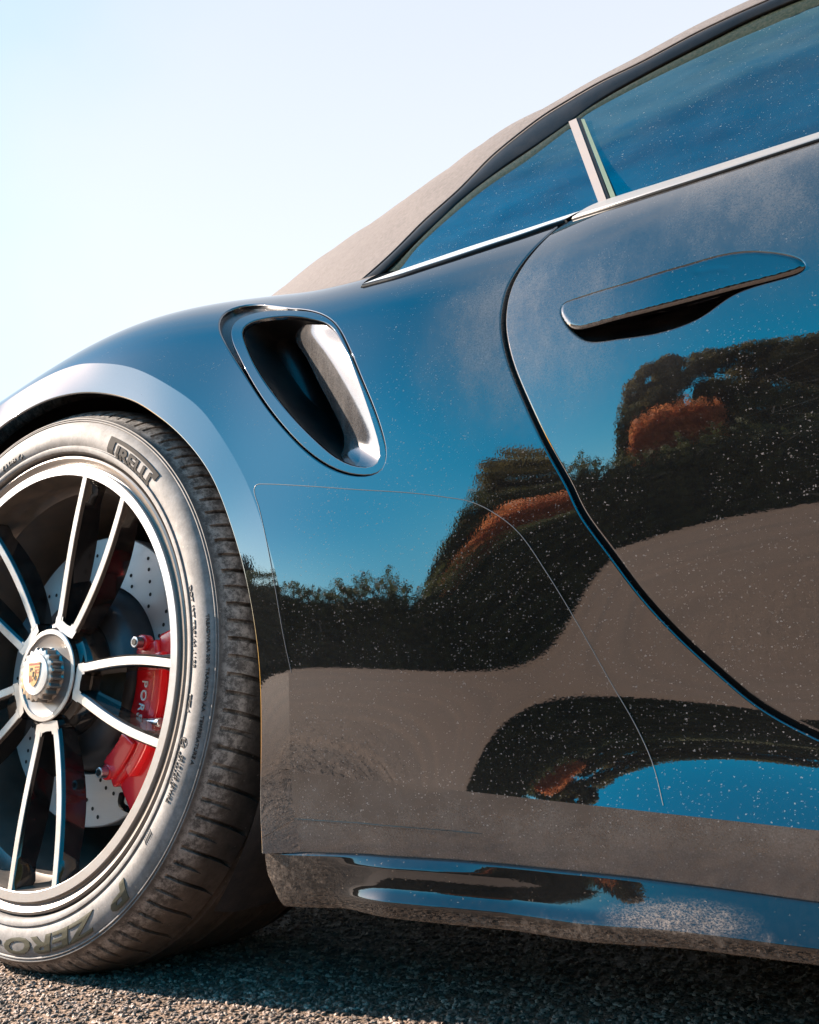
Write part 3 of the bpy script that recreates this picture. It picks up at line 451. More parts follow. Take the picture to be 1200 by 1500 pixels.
# ------------------------------------------------------------------ setting: ground
def plane(name, x0, x1, y0, y1, z, mat, nx=1, ny=1):
    xs = np.linspace(x0, x1, nx + 1); ys = np.linspace(y0, y1, ny + 1)
    V = [(x, y, z) for x in xs for y in ys]; F = [(i * (ny + 1) + j, (i + 1) * (ny + 1) + j, (i + 1) * (ny + 1) + j + 1, i * (ny + 1) + j + 1) for i in range(nx) for j in range(ny)]
    return mesh_np(name, V, F, mat, None, smooth=False)
tag(plane('asphalt_ground', -400, 400, -400, 400, 0, 'asphalt'), kind='structure', label='dark asphalt yard under and around the car')
tag(plane('leaf_litter_verge', -60, 45, -23.5, -20.6, .006, 'verge'), kind='structure', label='brown leaf litter verge at the foot of the hedge')
# ------------------------------------------------------------------ setting: vegetation behind the photographer (seen in the paint)
def leaf_cloud(pts, size, nrm=None, jit=.5):
    """quads of leaf size at points; returns V, F"""
    n = len(pts); a = rng.normal(size=(n, 3)); a /= np.linalg.norm(a, axis=1, keepdims=True)
    b = rng.normal(size=(n, 3)); b = np.cross(a, b); b /= np.linalg.norm(b, axis=1, keepdims=True); c = np.cross(a, b)
    s = (size * rng.uniform(.6, 1.4, n))[:, None]; w = s * rng.uniform(.45, .8, n)[:, None]
    V = np.stack([pts - b * s * .5, pts + c * w * .5, pts + b * s * .5, pts - c * w * .5], 1).reshape(-1, 3)
    F = np.arange(4 * n).reshape(n, 4); return V, F
def blob_pts(c, r, n, shell=.65):
    d = rng.normal(size=(n, 3)); d /= np.linalg.norm(d, axis=1, keepdims=True); rad = rng.uniform(shell, 1.0, n) ** .7
    return np.array(c) + d * rad[:, None] * np.array(r)
def limb(bm, p, q, r0, r1, seg=7):
    p, q = Vector(p), Vector(q); d = (q - p); m = Matrix.Translation((p + q) / 2) @ d.to_track_quat('Z', 'Y').to_matrix().to_4x4()
    bmesh.ops.create_cone(bm, cap_ends=True, segments=seg, radius1=r0, radius2=r1, depth=d.length, matrix=m)
def tree(name, label, cat, x, y, h, r, mat, leaf=.22, crown_lo=.35, lobes=9, dens=700, group=None):
    o = empty(name, (x, y, 0)); tag(o, label, cat, group)
    bm = bmesh.new(); top = Vector((random.uniform(-.3, .3), random.uniform(-.2, .2), h * .8)); limb(bm, (0, 0, 0), top * .55, .05 * h ** .7, .03 * h ** .7); limb(bm, top * .55, top, .03 * h ** .7, .03)
    cl = []
    for k in range(lobes):
        a = 2.4 * k + random.random(); f = (k + .5) / lobes; zz = h * (crown_lo + (1 - crown_lo) * f * .86); rr = r * (1 - .55 * abs(f - .35)) * random.uniform(.45, .75)
        c = np.array((math.cos(a) * rr, math.sin(a) * rr, zz)); R = r * random.uniform(.42, .62) * (1 - .35 * f); cl.append((c, R)); limb(bm, top * min(.9, zz / h * .8), c, .02 * h ** .6, .012)
    bm_obj('trunk', bm, 'bark', o, True)
    pts = np.vstack([blob_pts(c, (R, R, R * .8), dens, .25) for c, R in cl]); V, F = leaf_cloud(pts, leaf); mesh_np('crown', V, F, mat, o, smooth=False); return o
def bank(name, label, cat, x0, x1, y, hfun, depth, mat, n, leaf, group=None):
    """a dense clipped or shrubby bank of leaves from x0 to x1"""
    o = empty(name, ((x0 + x1) / 2, y, 0)); tag(o, label, cat, group); ox = (x0 + x1) / 2
    xs = np.linspace(x0, x1, max(8, int((x1 - x0) * 2))); rows = []
    for x in xs:
        h = hfun(x) * .9; rows.append([(x - ox, depth * .42, 0), (x - ox, depth * .42, h * .7), (x - ox, depth * .15, h), (x - ox, -depth * .1, h), (x - ox, -depth * .40, h * .75), (x - ox, -depth * .42, 0)])
    loft('dense_core', rows, mat, o, flip=True, cap=False)
    px = rng.uniform(x0, x1, n); u = rng.uniform(0, 1, n) ** .8; hh = np.array([hfun(v) for v in px]) * (1 + rng.normal(0, .03, n))
    top = u > .93; py = np.where(top, rng.uniform(-.45, .45, n) * depth, depth * (.5 - .12 * u ** 4 + rng.normal(0, .05, n)))
    pz = np.where(top, hh, hh * u)
    V, F = leaf_cloud(np.stack([px - ox, py, pz], -1), leaf); mesh_np('foliage', V, F, mat, o, smooth=False); return o
def wob(seed, amp):
    r = np.random.default_rng(seed); ph = r.uniform(0, 6.28, 6); fr = np.array([.35, .7, 1.3, 2.1, 3.7, 6.1]); am = np.array([1, .8, .6, .45, .3, .2]) * amp
    return lambda x: float((am * np.sin(fr * x + ph)).sum())
w1, w2, w3 = wob(1, .16), wob(2, .18), wob(3, .2)
bank('clipped_hedge', 'long dark green hedge along the yard edge, mirrored in the quarter panel', 'hedge', -44, -6.9, -22.4, lambda x: 4.75 + .035 * max(0, -7 - x) + w1(x) , 1.8, 'hedge', 26000, .26)
bank('shrub_hedge', 'tall dark shrub bank below the autumn bush, mirrored in the door', 'hedge', -6.9, 42, -22.4, lambda x: 4.6 + w2(x), 1.9, 'hedge', 42000, .24)
bank('autumn_bush', 'orange autumn bush behind the dark shrub bank', 'bush', -5.5, -2.4, -23.1, lambda x: 6.35 + w3(x) * .5 - .12 * (x + 4.2) ** 2, 1.2, 'orange', 9000, .22)
bank('olive_bush', 'olive brown bush to the side of the orange autumn bush', 'bush', -2.2, 16, -24.8, lambda x: 6.5 + w3(x + 3) * .8, 1.6, 'olive', 15000, .24)
o = bank('reflection_hedge', 'unseen hedge added to darken reflections in the intake groove', 'hedge', -20, 24, 0, lambda x: 8.5 + w2(x) * 1.5, 2.2, 'hedge', 22000, .3); o.rotation_euler = (0, 0, math.pi / 2); o.location = (27, 0, 0)  # added out of view so the intake groove mirrors something dark
bank('column_shrub', 'narrow dark column shrub at the left end of the autumn bush', 'shrub', -6.55, -5.45, -24.6, lambda x: 7.2 + w3(x) * .4, 1.3, 'hedge', 3500, .2)
tree('overhanging_tree', 'dark leafy tree leaning out over the narrow column shrub', 'tree', -5.35, -25.4, 10.7, 1.5, 'crown', .22, .62, 14, 700)
for (x, y, h, r, lab) in [(-4.2, -27.0, 11.4, 2.0, 'broad dark tree behind the left half of the autumn bush'), (-1.0, -28.2, 11.4, 2.9, 'dark tree rising behind the orange autumn bush'), (3.6, -27.8, 11.2, 2.9, 'dark tree second in the row after the autumn bush'),
                        (8.0, -28.4, 11.8, 3.0, 'dark tree in the middle of the row behind the olive bush'), (12.6, -27.6, 11.3, 3.0, 'dark tree near the far end of the olive bush'), (17.4, -28.0, 12.0, 3.2, 'dark tree past the end of the olive bush')]:
    tree('broadleaf_tree', lab, 'tree', x, y, h, r * 1.12, 'crown', .26, .36, 16, 800, 'broadleaf trees behind the shrub bank')
for (x, y, h, r, lab) in [(-26, -24.8, 7.6, 1.3, 'slim conifer nearest the middle of the long hedge'), (-29.5, -25.2, 8.6, 1.5, 'taller slim conifer behind the long hedge'), (-33.5, -24.9, 8.0, 1.4, 'slim conifer behind the far end of the long hedge')]:
    o = empty('conifer_tree', (x, y, 0)); tag(o, lab, 'tree', 'conifers behind the long hedge')
    bm = bmesh.new(); limb(bm, (0, 0, 0), (0, 0, h * .97), .16, .02); bm_obj('trunk', bm, 'bark', o, True)
    n = 5200; f = rng.uniform(.12, 1, n); a = rng.uniform(0, 6.283, n); rr = r * (1.02 - f) * np.sqrt(rng.uniform(.15, 1, n)) * (1 + .25 * np.sin(f * 60)); V, F = leaf_cloud(np.stack([np.cos(a) * rr, np.sin(a) * rr, f * h], -1), .2); mesh_np('crown', V, F, 'conifer', o, smooth=False)

# ------------------------------------------------------------------ the car
car = empty('sports_car', (0, 0, 0)); tag(car, 'dusty glossy black convertible sports car with a red brake caliper', 'car')
crease = smooth_open(catmull(DT['crease'], 120), 12)
# continue the arch crease backwards round the wheel
ang0 = math.atan2(SQ.ev(crease[:1])[0][0, 2] - .352, SQ.ev(crease[:1])[0][0, 0])
def q_param(x, z):
    """section parameter on SQ with height z at x (side region)"""
    lo, hi = 0.0, .8
    for _ in range(40):
        m = (lo + hi) / 2
        if SQ.ev([(x, m)])[0][0, 2] < z: lo = m
        else: hi = m
    return (lo + hi) / 2
back = []
for a in np.radians(np.arange(88, 158, 3)):
    r = .405; x = r * math.cos(a); z = .352 + r * math.sin(a)
    if x < X0 + .01: break
    back.append((x, q_param(x, z)))
crease = np.vstack([np.array(back)[::-1], crease]); crease = catmull(smooth_open(crease, 10), 150)
gapQ = smooth_open(catmull(DT['gapQ'], 140), 6); gapD = smooth_open(catmull(DT['gapD'], 140), 6)
GW = .0022; HR = .0022
topQ = smooth_open(catmull(DT['topQ'], 40), 4); topD = smooth_open(catmull(DT['topD'], 40), 4)
# --- rear quarter panel
I0 = smooth_closed(catmull(DT['I0'], 120, True), 10); I1 = smooth_closed(catmull(DT['I1'], 120, True), 6); I2 = smooth_closed(catmull(DT['I2'], 120, True), 6)
def by_angle(c, n=120):
    o = I1.mean(0); d = c - o; a = np.unwrap(np.arctan2(d[:, 1], d[:, 0]))
    if a[-1] < a[0]: c = c[::-1]; d = c - o; a = np.unwrap(np.arctan2(d[:, 1], d[:, 0]))
    # start all curves at the same ray
    t = a[0] + np.linspace(0, 2 * math.pi, n, endpoint=False); base = -math.pi; aa = np.r_[a, a + 2 * math.pi, a + 4 * math.pi] ; cc = np.vstack([c, c, c])
    t = base + 2 * math.pi * np.ceil((a[0] - base) / (2 * math.pi)) + np.linspace(0, 2 * math.pi, n, endpoint=False)
    return np.stack([np.interp(t, aa, cc[:, k]) for k in (0, 1)], -1)
# keep equal arc-length spacing on the rim curve and carry the others along by nearest direction
i0, i1, i2 = by_angle(I0, 160), by_angle(I1, 160), by_angle(I2, 160)
gq = off2(gapQ, GW + HR, False); gq2 = off2(gapQ, -(GW + HR), False)
cQ = SQ.ev(gq)[0][:, 0].mean(); c2 = SQ.ev(gq2)[0][:, 0].mean()
gq = gq if cQ < c2 else gq2
gd1 = off2(gapD, GW + HR, False); gd2 = off2(gapD, -(GW + HR), False)
gd = gd1 if gd1[:, 0].mean() > gd2[:, 0].mean() else gd2
# outline of the quarter panel, counter-clockwise in (x, s): along the base, out to the gap's end, up the gap, back over the top, down the arch
right = 1.24
gend = gq[-1]; tail = np.array([(right, max(.0, gend[1] + (right - gend[0]) * (gq[-1, 1] - gq[-8, 1]) / (gq[-1, 0] - gq[-8, 0]) * .75))])
tail = np.stack([np.linspace(gend[0], right, 24)[1:], gend[1] + (tail[0, 1] - gend[1]) * np.sin(np.linspace(0, 1, 24)[1:] * math.pi / 2)], -1)
gqx = np.vstack([gq, tail])
crease[-1, 1] = .0015; cb = crease[-1].copy(); cb[1] = 0.0
base = np.stack([np.linspace(cb[0], right, 130), np.zeros(130)], -1)
S_TOP = .80
tq = topQ[topQ[:, 0] < gq[0, 0] - .001]
over = np.stack([np.linspace(X0 + .002, tq[0, 0] - .05, 60), np.full(60, S_TOP)], -1)
bridge = np.stack([np.linspace(over[-1, 0], tq[0, 0], 24), S_TOP + (tq[0, 1] - S_TOP) * (.5 - .5 * np.cos(np.linspace(0, 1, 24) * math.pi))], -1)[1:-1]
rear = np.stack([np.full(20, X0 + .002), np.linspace(crease[0, 1], S_TOP, 20)], -1)[1:-1]
outer = np.vstack([base, gqx[::-1], tq[::-1], bridge[::-1], over[::-1], rear[::-1], crease])
sh = Sheet(); sh.surf(SQ, [outer, i0], .0085)
sh.hem(SQ, gqx, False, 1 if np.cross(SQ.ev(gqx[60:61])[1][0], (SQ.ev(gqx[61:62])[0] - SQ.ev(gqx[59:60])[0])[0])[0] > 0 else -1, HR)
# groove round the air intake: the panel dips smoothly to the inlay
P0, N0 = SQ.ev(i0); P1, N1 = SQ.ev(i1); P2, N2 = SQ.ev(i2)
gap_w = np.linalg.norm(P1 - P0, axis=1)
oi = np.cross(N0, np.gradient(P0, axis=0)); oi /= np.linalg.norm(oi, axis=1, keepdims=True)
if (oi * (P0.mean(0) - P0)).sum() < 0: oi = -oi
rows, nr = [], []
er0 = np.clip(gap_w * .3, .0010, .0024)[:, None]
for k in range(7):
    a = math.pi / 2 * k / 6; rows.append(P0 - N0 * er0 + (N0 * math.cos(a) + oi * math.sin(a)) * er0); nr.append(N0 * math.cos(a) + oi * math.sin(a))
rows.append(rows[-1] - N0 * .010); nr.append(oi)
sh.grid(rows, nr, True); chan0 = rows[-2] - N0 * .004
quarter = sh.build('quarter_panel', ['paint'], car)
# --- lower sill panel
st3 = np.array(DT['sill_top'])
def st_at(x): return np.array([x, np.interp(x, st3[:, 0], st3[:, 1]), np.interp(x, st3[:, 0], st3[:, 2])])
XE = float(crease[-1, 0])
xs = np.concatenate([np.linspace(XE, .70, 60), np.linspace(.71, 1.24, 60)])
rows = []
qb, qn = SQ.ev(np.stack([xs, np.zeros_like(xs)], -1))
for i, x in enumerate(xs):
    t3 = st_at(min(x, .90)) if x <= .90 else st3[-1] + (st3[-1] - st3[-4]) / (st3[-1, 0] - st3[-4, 0]) * (x - st3[-1, 0])
    w = np.clip((x - .57) / .10, 0, 1); w = w * w * (3 - 2 * w)
    f0 = math.asin(qn[i, 2]) * (1 - w) + math.radians(-9) * w; f1 = math.radians(-24)
    p0 = qb[i] + np.array([0, 0.0, 0]); p3 = t3 + np.array([0, .002, .0]); L = np.linalg.norm(p3 - p0) / 3
    d0 = np.array([0, -math.sin(f0), -math.cos(f0)]); d1 = np.array([0, -math.sin(f1), -math.cos(f1)])
    p1 = p0 + d0 * L; p2 = p3 - d1 * L
    rows.append([p0 * (1 - t) ** 3 + 3 * p1 * t * (1 - t) ** 2 + 3 * p2 * t * t * (1 - t) + p3 * t ** 3 for t in np.linspace(0, 1, 22)])
sill_rows = rows = np.array(rows); sill = loft('sill_panel', rows, 'paint_low', car, flip=False)
# --- flat flange round the wheel arch
lip = smooth_open(catmull(DT['lip'], 150), 8)
CP, CN = SQ.ev(crease)
# match the lip to the crease by angle about the wheel centre
def ang(p): return np.unwrap(np.arctan2(p[:, 2] - .352, p[:, 0]))
la = ang(lip)[::-1]; lr = lip[::-1]
th = np.radians(np.linspace(142, -16.5, 150)); ca = ang(CP)[::-1]
cr_th = np.stack([np.interp(th, ca, CP[::-1, k]) for k in range(3)], -1)
radl = np.hypot(lr[:, 0], lr[:, 2] - .352); rr = np.interp(th, la, radl); yy = np.interp(th, la, lr[:, 1])
lip_th = np.stack([rr * np.cos(th), yy, .352 + rr * np.sin(th)], -1)
# below the crease the flange runs on down the sill end
nlow = 21; B0 = lip_th[-1]; B1 = lip[-1] + np.array([0, 0, -.003])
cr_all = np.vstack([cr_th, sill_rows[0][1:]]); lip_all = np.vstack([lip_th, [B0 * (1 - t) + B1 * t for t in np.linspace(0, 1, nlow + 1)[1:]]])
# blend the lower lip towards the traced lip
for i in range(len(lip_all)):
    z = lip_all[i, 2]
    if z < .36 and lip_all[i, 0] > .3: lip_all[i, 0] = np.interp(z, lip[::-1, 2], lip[::-1, 0]); lip_all[i, 1] = np.interp(z, lip[::-1, 2], lip[::-1, 1])
lip_all = smooth_open(lip_all, 6)
sh = Sheet(); rows = [cr_all * (1 - t) + lip_all * t for t in np.linspace(0, 1, 7)]
fn = vnormals(rows); fn *= np.sign(-fn[..., 1:2]); 
for it in range(10): fn[:, 1:-1] = .25 * fn[:, :-2] + .5 * fn[:, 1:-1] + .25 * fn[:, 2:]
fn /= np.linalg.norm(fn, axis=-1, keepdims=True)
sh.grid(rows, fn)
# rolled lip going inwards
ctr = np.array([0, 0, .352]); inw = ctr - lip_all; inw[:, 1] = 0; inw /= np.linalg.norm(inw, axis=1, keepdims=True)
rows, nr = [], []; nl = fn[-1]
for k in range(7):
    a = math.pi / 2 * k / 6; rows.append(lip_all - nl * .002 + (nl * math.cos(a) + inw * math.sin(a)) * .002); nr.append(nl * math.cos(a) + inw * math.sin(a))
rows.append(rows[-1] + np.array([0, .022, 0])); nr.append(inw); rows.append(rows[-1] - inw * .006 + np.array([0, .003, 0])); nr.append(inw)
sh.grid(rows, nr)
tag(sh.build('arch_flange', ['paint_arch'], quarter), label='flat pale scratched flange round the wheel arch')
# --- air intake: inlay frame, duct wall, vane
sh = Sheet(); oo = np.cross(N1, np.gradient(P1, axis=0)); oo /= np.linalg.norm(oo, axis=1, keepdims=True)
if (oo * (P1 - P1.mean(0))).sum() < 0: oo = -oo
rows, nr = [P1 - N1 * .020], [oo]
for k in range(6):
    a = math.pi / 2 * (1 - k / 5); r = .0014; rows.append(P1 - oo * r - N1 * (r + .0012) + (N1 * math.cos(a) + oo * math.sin(a)) * r); nr.append(N1 * math.cos(a) + oo * math.sin(a))
sh.grid(rows, nr, True)
A_ = rows[-1]; ii = P2.mean(0) - P2; ii -= (ii * N2).sum(1, keepdims=True) * N2; ii /= np.linalg.norm(ii, axis=1, keepdims=True)
B_ = P2 - N2 * .0016; nb = N1 * 1.0; tilt_ = (oo * .10 + N1); tilt_ /= np.linalg.norm(tilt_, axis=1, keepdims=True)
rows = [A_ * (1 - t) + B_ * t for t in np.linspace(0, 1, 6)]; nr = [(1 - t) * N1 + t * N2 for t in np.linspace(0, 1, 6)]; nr = [q / np.linalg.norm(q, axis=1, keepdims=True) for q in nr]
sh.grid(rows, nr, True)
rows, nr = [], []
for k in range(6):
    a = math.pi / 2 * k / 5; r = .0016; rows.append(B_ - N2 * r + (N2 * math.cos(a) + ii * math.sin(a)) * r); nr.append(N2 * math.cos(a) + ii * math.sin(a))
rows.append(rows[-1] - N2 * .004); nr.append(ii); sh.grid(rows, nr, True)
intake = sh.build('air_intake', ['paint'], car); loft('intake_channel', [chan0, P1 - N1 * .009], 'channel', intake, closed_v=True); tag(intake, label='teardrop side air intake in the rear quarter panel')
# duct: left, top and bottom run straight in; the right side is a bright ramp
wl = catmull(DT['wall'], 30)
edge2 = P2 - N2 * .006 + (P2.mean(0) - P2) * .02
deep = edge2 + np.array([-.03, .19, .0]); deep = deep.mean(0) + (deep - deep.mean(0)) * .8
loft('duct_shell', [edge2, edge2 * .6 + deep * .4 + 0, deep, np.tile(deep.mean(0), (160, 1))], 'filter', intake, closed_v=True)
ctr2 = P2.mean(0); vi = edge2 - ctr2
aa = np.degrees(np.arctan2(vi[:, 2], vi[:, 0])); sel = np.argsort(-aa); sel = [i for i in sel if -62 < aa[i] < 78]
er = catmull(edge2[sel], 30); er = er + np.array([-.0008, .0006, 0])
rows = []
for t in np.linspace(0, 1, 14):
    bulge = math.sin(math.pi * t) * .006
    rows.append(er * (1 - t) + wl * t + np.array([-.2, -1., 0]) * bulge)
for k in range(1, 7):
    a = math.pi / 2 * k / 6; rows.append(wl + np.array([-.012 * math.sin(a) * .55, .014 * (1 - math.cos(a)) + .006 * math.sin(a), 0]))
rows.append(rows[-1] + np.array([.03, .12, 0]))
loft('duct_ramp', rows, 'duct', intake, flip=False)
vn = catmull(DT['vane'], 20); loft('duct_vane', [vn + np.array([-.075, .02, .0]), vn + np.array([-.04, -.004, 0]), vn + np.array([-.006, -.006, 0]), vn, vn + np.array([.002, .006, 0]), vn + np.array([-.004, .06, 0])], 'filter', intake)

# --- door
tqd = topD[topD[:, 0] > gd[0, 0] + .001]
ex = np.stack([np.linspace(tqd[-1, 0], right, 12)[1:], tqd[-1, 1] + (np.linspace(tqd[-1, 0], right, 12)[1:] - tqd[-1, 0]) * -.02], -1)
gtail = np.stack([np.linspace(gd[-1, 0], right, 24)[1:], gd[-1, 1] + (tail[-1, 1] - gqx[-len(tail) - 1, 1]) * np.sin(np.linspace(0, 1, 24)[1:] * math.pi / 2)], -1)
gdx = np.vstack([gd, gtail])
side = np.stack([np.full(30, right), np.linspace(gdx[-1, 1], ex[-1, 1], 30)], -1)[1:-1]
outerD = np.vstack([gdx, side, ex[::-1], tqd[::-1]])
hole = smooth_closed(catmull(DT['hole'], 130, True), 4); hand = smooth_closed(catmull(DT['handle'], 130, True), 2)
sh = Sheet(); sh.surf(SD, [outerD, hole], .0085)
sh.hem(SD, gdx, False, -1 if np.cross(SD.ev(gdx[60:61])[1][0], (SD.ev(gdx[61:62])[0] - SD.ev(gdx[59:60])[0])[0])[0] > 0 else 1, HR)
HP, HN = SD.ev(hole); o3 = HP.mean(0)
oh = np.cross(HN, np.gradient(HP, axis=0)); oh /= np.linalg.norm(oh, axis=1, keepdims=True)
if (oh * (o3 - HP)).sum() < 0: oh = -oh
rows, nr = [], []
for k in range(6):
    a = math.pi / 2 * k / 5; r = .0026; rows.append(HP - HN * r + (HN * math.cos(a) + oh * math.sin(a)) * r); nr.append(HN * math.cos(a) + oh * math.sin(a))
rows.append(rows[-1] - HN * .006 + oh * .001); nr.append(oh)
sh.grid(rows, nr, True)
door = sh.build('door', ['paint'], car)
bowl = [rows[-1]]
for t, dp in ((.25, .016), (.55, .022), (.85, .024), (1.0, .024)): bowl.append(HP * (1 - t) + o3 * t - HN * dp)
loft('handle_recess', bowl, 'black_gloss', door, closed_v=True)
# handle lever
hand = catmull(hand, 300, True); V2, T = triangulate([hand], .0024); HPp, HNn = SD.ev(V2); dd = dist_poly(V2, hand); rr_ = .0026
hh = .0016 + (np.sqrt(np.clip(1 - (1 - np.clip(dd / rr_, 0, 1)) ** 2, 0, 1)) - 1) * .0020
gd_ = catmull(DT['grip'], 30, True); dg = dist_poly(V2, gd_); hh -= .0004 * np.where(inside(V2, gd_), np.clip(dg / .003, 0, 1), 0)
Vv = HPp + HNn * hh[:, None]; rim, rn = SD.ev(hand)
V_ = list(Vv); F_ = []
w = np.einsum('ij,ij->i', np.cross(Vv[T[:, 1]] - Vv[T[:, 0]], Vv[T[:, 2]] - Vv[T[:, 0]]), HNn[T[:, 0]]); T = np.where((w < 0)[:, None], T[:, ::-1], T); F_ = T.tolist()
b0 = len(V_); n_ = len(hand); hin = hand.mean(0) + (hand - hand.mean(0)) * .985
V_ += list(rim + rn * (-.0015)) + list(SD.ev(hin)[0] - rn * .0055)
w2 = lambda i: None
for i in range(n_):
    j = (i + 1) % n_; F_.append((b0 + i, b0 + j, b0 + n_ + j, b0 + n_ + i))
F_.append(tuple(b0 + n_ + i for i in range(n_)))
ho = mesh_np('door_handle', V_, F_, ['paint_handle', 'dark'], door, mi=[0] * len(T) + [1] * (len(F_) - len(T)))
bm = bmesh.new(); bm.from_mesh(ho.data); bmesh.ops.remove_doubles(bm, verts=bm.verts, dist=.0003); bmesh.ops.recalc_face_normals(bm, faces=bm.faces); bm.to_mesh(ho.data); bm.free(); ho.data.set_sharp_from_angle(angle=math.radians(55))
# rubber seal behind the door gap
GP, GN = SQ.ev(gapQ); Tg = np.gradient(GP, axis=0); Tg /= np.linalg.norm(Tg, axis=1, keepdims=True); Og = np.cross(GN, Tg)
loft('door_seal', [GP - GN * .010 + Og * t for t in (-.016, -.005, .005, .016)], 'black_matte', car)
# edge of the stone-guard film and one long scratch
def line_on(S, pts, r, name, mat, parent, n=120, sm=3, lift=.0002):
    c = smooth_open(catmull(pts, n), sm); Pp, Nn = S.ev(c); Tn = np.gradient(Pp, axis=0); Tn /= np.linalg.norm(Tn, axis=1, keepdims=True); B = np.cross(Nn, Tn)
    return loft(name, [Pp + Nn * lift + B * r, Pp + Nn * (lift + .0003), Pp + Nn * lift - B * r], mat, parent)
line_on(SQ, DT['film'], .0004, 'paint_film_edge', 'film', quarter, 220, 2)

# thin seam between quarter panel and sill
sm = sill_rows[:46, 12]; loft('panel_seam', [sm + np.array([0, -.0003, .00028]), sm + np.array([0, -.0004, -.00028])], 'black_gloss', sill)
loft('panel_seam', [np.linspace(lip_all[-5], sm[0], 12) + np.array([0, -.0004, .00028]), np.linspace(lip_all[-5], sm[0], 12) + np.array([0, -.0004, -.00028])], 'black_gloss', sill)
# --- side skirt with its blade
sb3 = np.array(DT['sill_bot'])
xs = np.concatenate([np.linspace(.392, .56, 64), np.linspace(.565, 1.24, 80)])
ang_plain = [(0, 62), (.04, 40), (.07, -4), (.3, -8), (.75, -12), (.92, -24), (1, -50)]
ang_wide = [(0, 50), (.03, 34), (.06, 24), (.3, 25), (.56, 29), (.70, 34), (.735, -4), (.78, -15), (.94, -20), (1, -45)]
ang_blade = [(0, 55), (.03, 45), (.06, 36), (.17, 31), (.22, 1), (.28, 3), (.50, 9), (.56, 24), (.60, 33), (.70, 36), (.735, -4), (.78, -15), (.94, -20), (1, -45)]
tt = np.linspace(0, 1, 90); rows = []
for x in xs:
    if x <= .90:
        T0 = st_at(x); B0 = np.array([np.interp(x, sb3[:, 0], sb3[:, k]) for k in range(3)])
    else:
        T0 = st3[-1] + (st3[-1] - st3[-4]) / (st3[-1, 0] - st3[-4, 0]) * (x - st3[-1, 0]); B0 = sb3[-1] + (sb3[-1] - sb3[-4]) / (sb3[-1, 0] - sb3[-4, 0]) * (x - sb3[-1, 0])
    if x < .405: B0 = sb3[0] + np.array([0, 0, (.405 - x) * 2.2])
    w = np.clip((x - .462) / .085, 0, 1); w = w * w * (3 - 2 * w)
    # the blade's inner tip starts low and climbs
    ph = np.radians(np.interp(tt, *zip(*ang_plain)) * (1 - w) + np.interp(tt, *zip(*ang_blade)) * w)
    if .58 < x: # the upper curl dies out forwards, then the whole ledge turns up
        u = np.clip((x - .58) / .08, 0, 1); ph = np.where((tt > .05) & (tt < .25), ph * (1 - u) + np.radians(4) * u, ph)
        u = np.clip((x - .64) / .24, 0, 1); u = u * u * (3 - 2 * u); ph = ph * (1 - u) + np.radians(np.interp(tt, *zip(*ang_wide))) * u
    dz = np.cos(ph); dy = np.sin(ph); cz = np.r_[0, np.cumsum((dz[1:] + dz[:-1]) / 2)]; cy = np.r_[0, np.cumsum((dy[1:] + dy[:-1]) / 2)]
    k = (T0[2] - B0[2]) / cz[-1]
    rows.append(np.stack([np.full(90, x), T0[1] + .0015 - cy * k, T0[2] - cz * k], -1))
rows = np.array(rows)
for _ in range(2): rows[1:-1] = .25 * rows[:-2] + .5 * rows[1:-1] + .25 * rows[2:]
under = rows[:, -1:] + np.array([0, .05, .012]); under2 = rows[:, -1:] + np.array([0, .25, .03])
skirt = loft('side_skirt', np.concatenate([rows, under, under2], 1), 'skirt', car, flip=False)
endc = rows[0]; loft('skirt_end', [endc, endc + np.array([-.004, .004, 0]), endc + np.array([-.005, .12, 0])], 'skirt', skirt)

# --- windows, rails, trims
belt = catmull(DT['belt'], 90)
xb = belt[:, 0]; sp = .708
bl = belt[belt[:, 0] < .735]; br = belt[belt[:, 0] > .715]
TQ, _ = SQ.ev(tq); TD, _ = SD.ev(tqd)
def strip_to(name, lower, upper, mat, parent, bulge=.003):
    n = 60; lo_, up_ = catmull(lower, n), catmull(upper, n); rows = []
    for t in np.linspace(0, 1, 7): rows.append(lo_ * (1 - t) + up_ * t + np.array([0, -1, .3]) * bulge * math.sin(math.pi * t))
    rows = [lo_ + np.array([0, .012, -.002])] + rows + [up_ + np.array([0, .012, 0])]
    return loft(name, rows, mat, parent)
# quarter: black seal then a thin bright line; door: broad grey trim
TQ = np.vstack([TQ, TQ[-1] + (TQ[-1] - TQ[-4]) / np.linalg.norm(TQ[-1] - TQ[-4]) * .010]); mq = TQ + np.array([0, .003, .0065]); uq = np.stack([mq[:, 0], np.interp(mq[:, 0], belt[:, 0], belt[:, 1]) , np.maximum(np.interp(mq[:, 0], belt[:, 0], belt[:, 2]) , mq[:, 2] + .003)], -1)
bt = strip_to('belt_trim', mq, uq, 'trim_gloss', car, .0015); strip_to('belt_seal', TQ + np.array([0, .0012, .0006]), mq + np.array([0, -.0004, -.0002]), 'black_matte', bt, .001)
dl = np.vstack([TD, TD[-1] + (TD[-1] - TD[-6]) * np.linspace(.5, 8, 5)[:, None]]); du = np.stack([dl[:, 0], np.interp(dl[:, 0], belt[:, 0], belt[:, 1]) - .003, np.interp(dl[:, 0], belt[:, 0], belt[:, 2]) + .001 + np.minimum(0, (.952 - dl[:, 0])) * .029], -1)
bt2 = strip_to('belt_trim', dl + np.array([0, .0005, .0035]), du, 'trim', car, .0025); strip_to('belt_seal', dl + np.array([0, .001, .0002]), dl + np.array([0, .0003, .0036]), 'black_matte', bt2, .0006)
tilt = math.tan(math.radians(28))
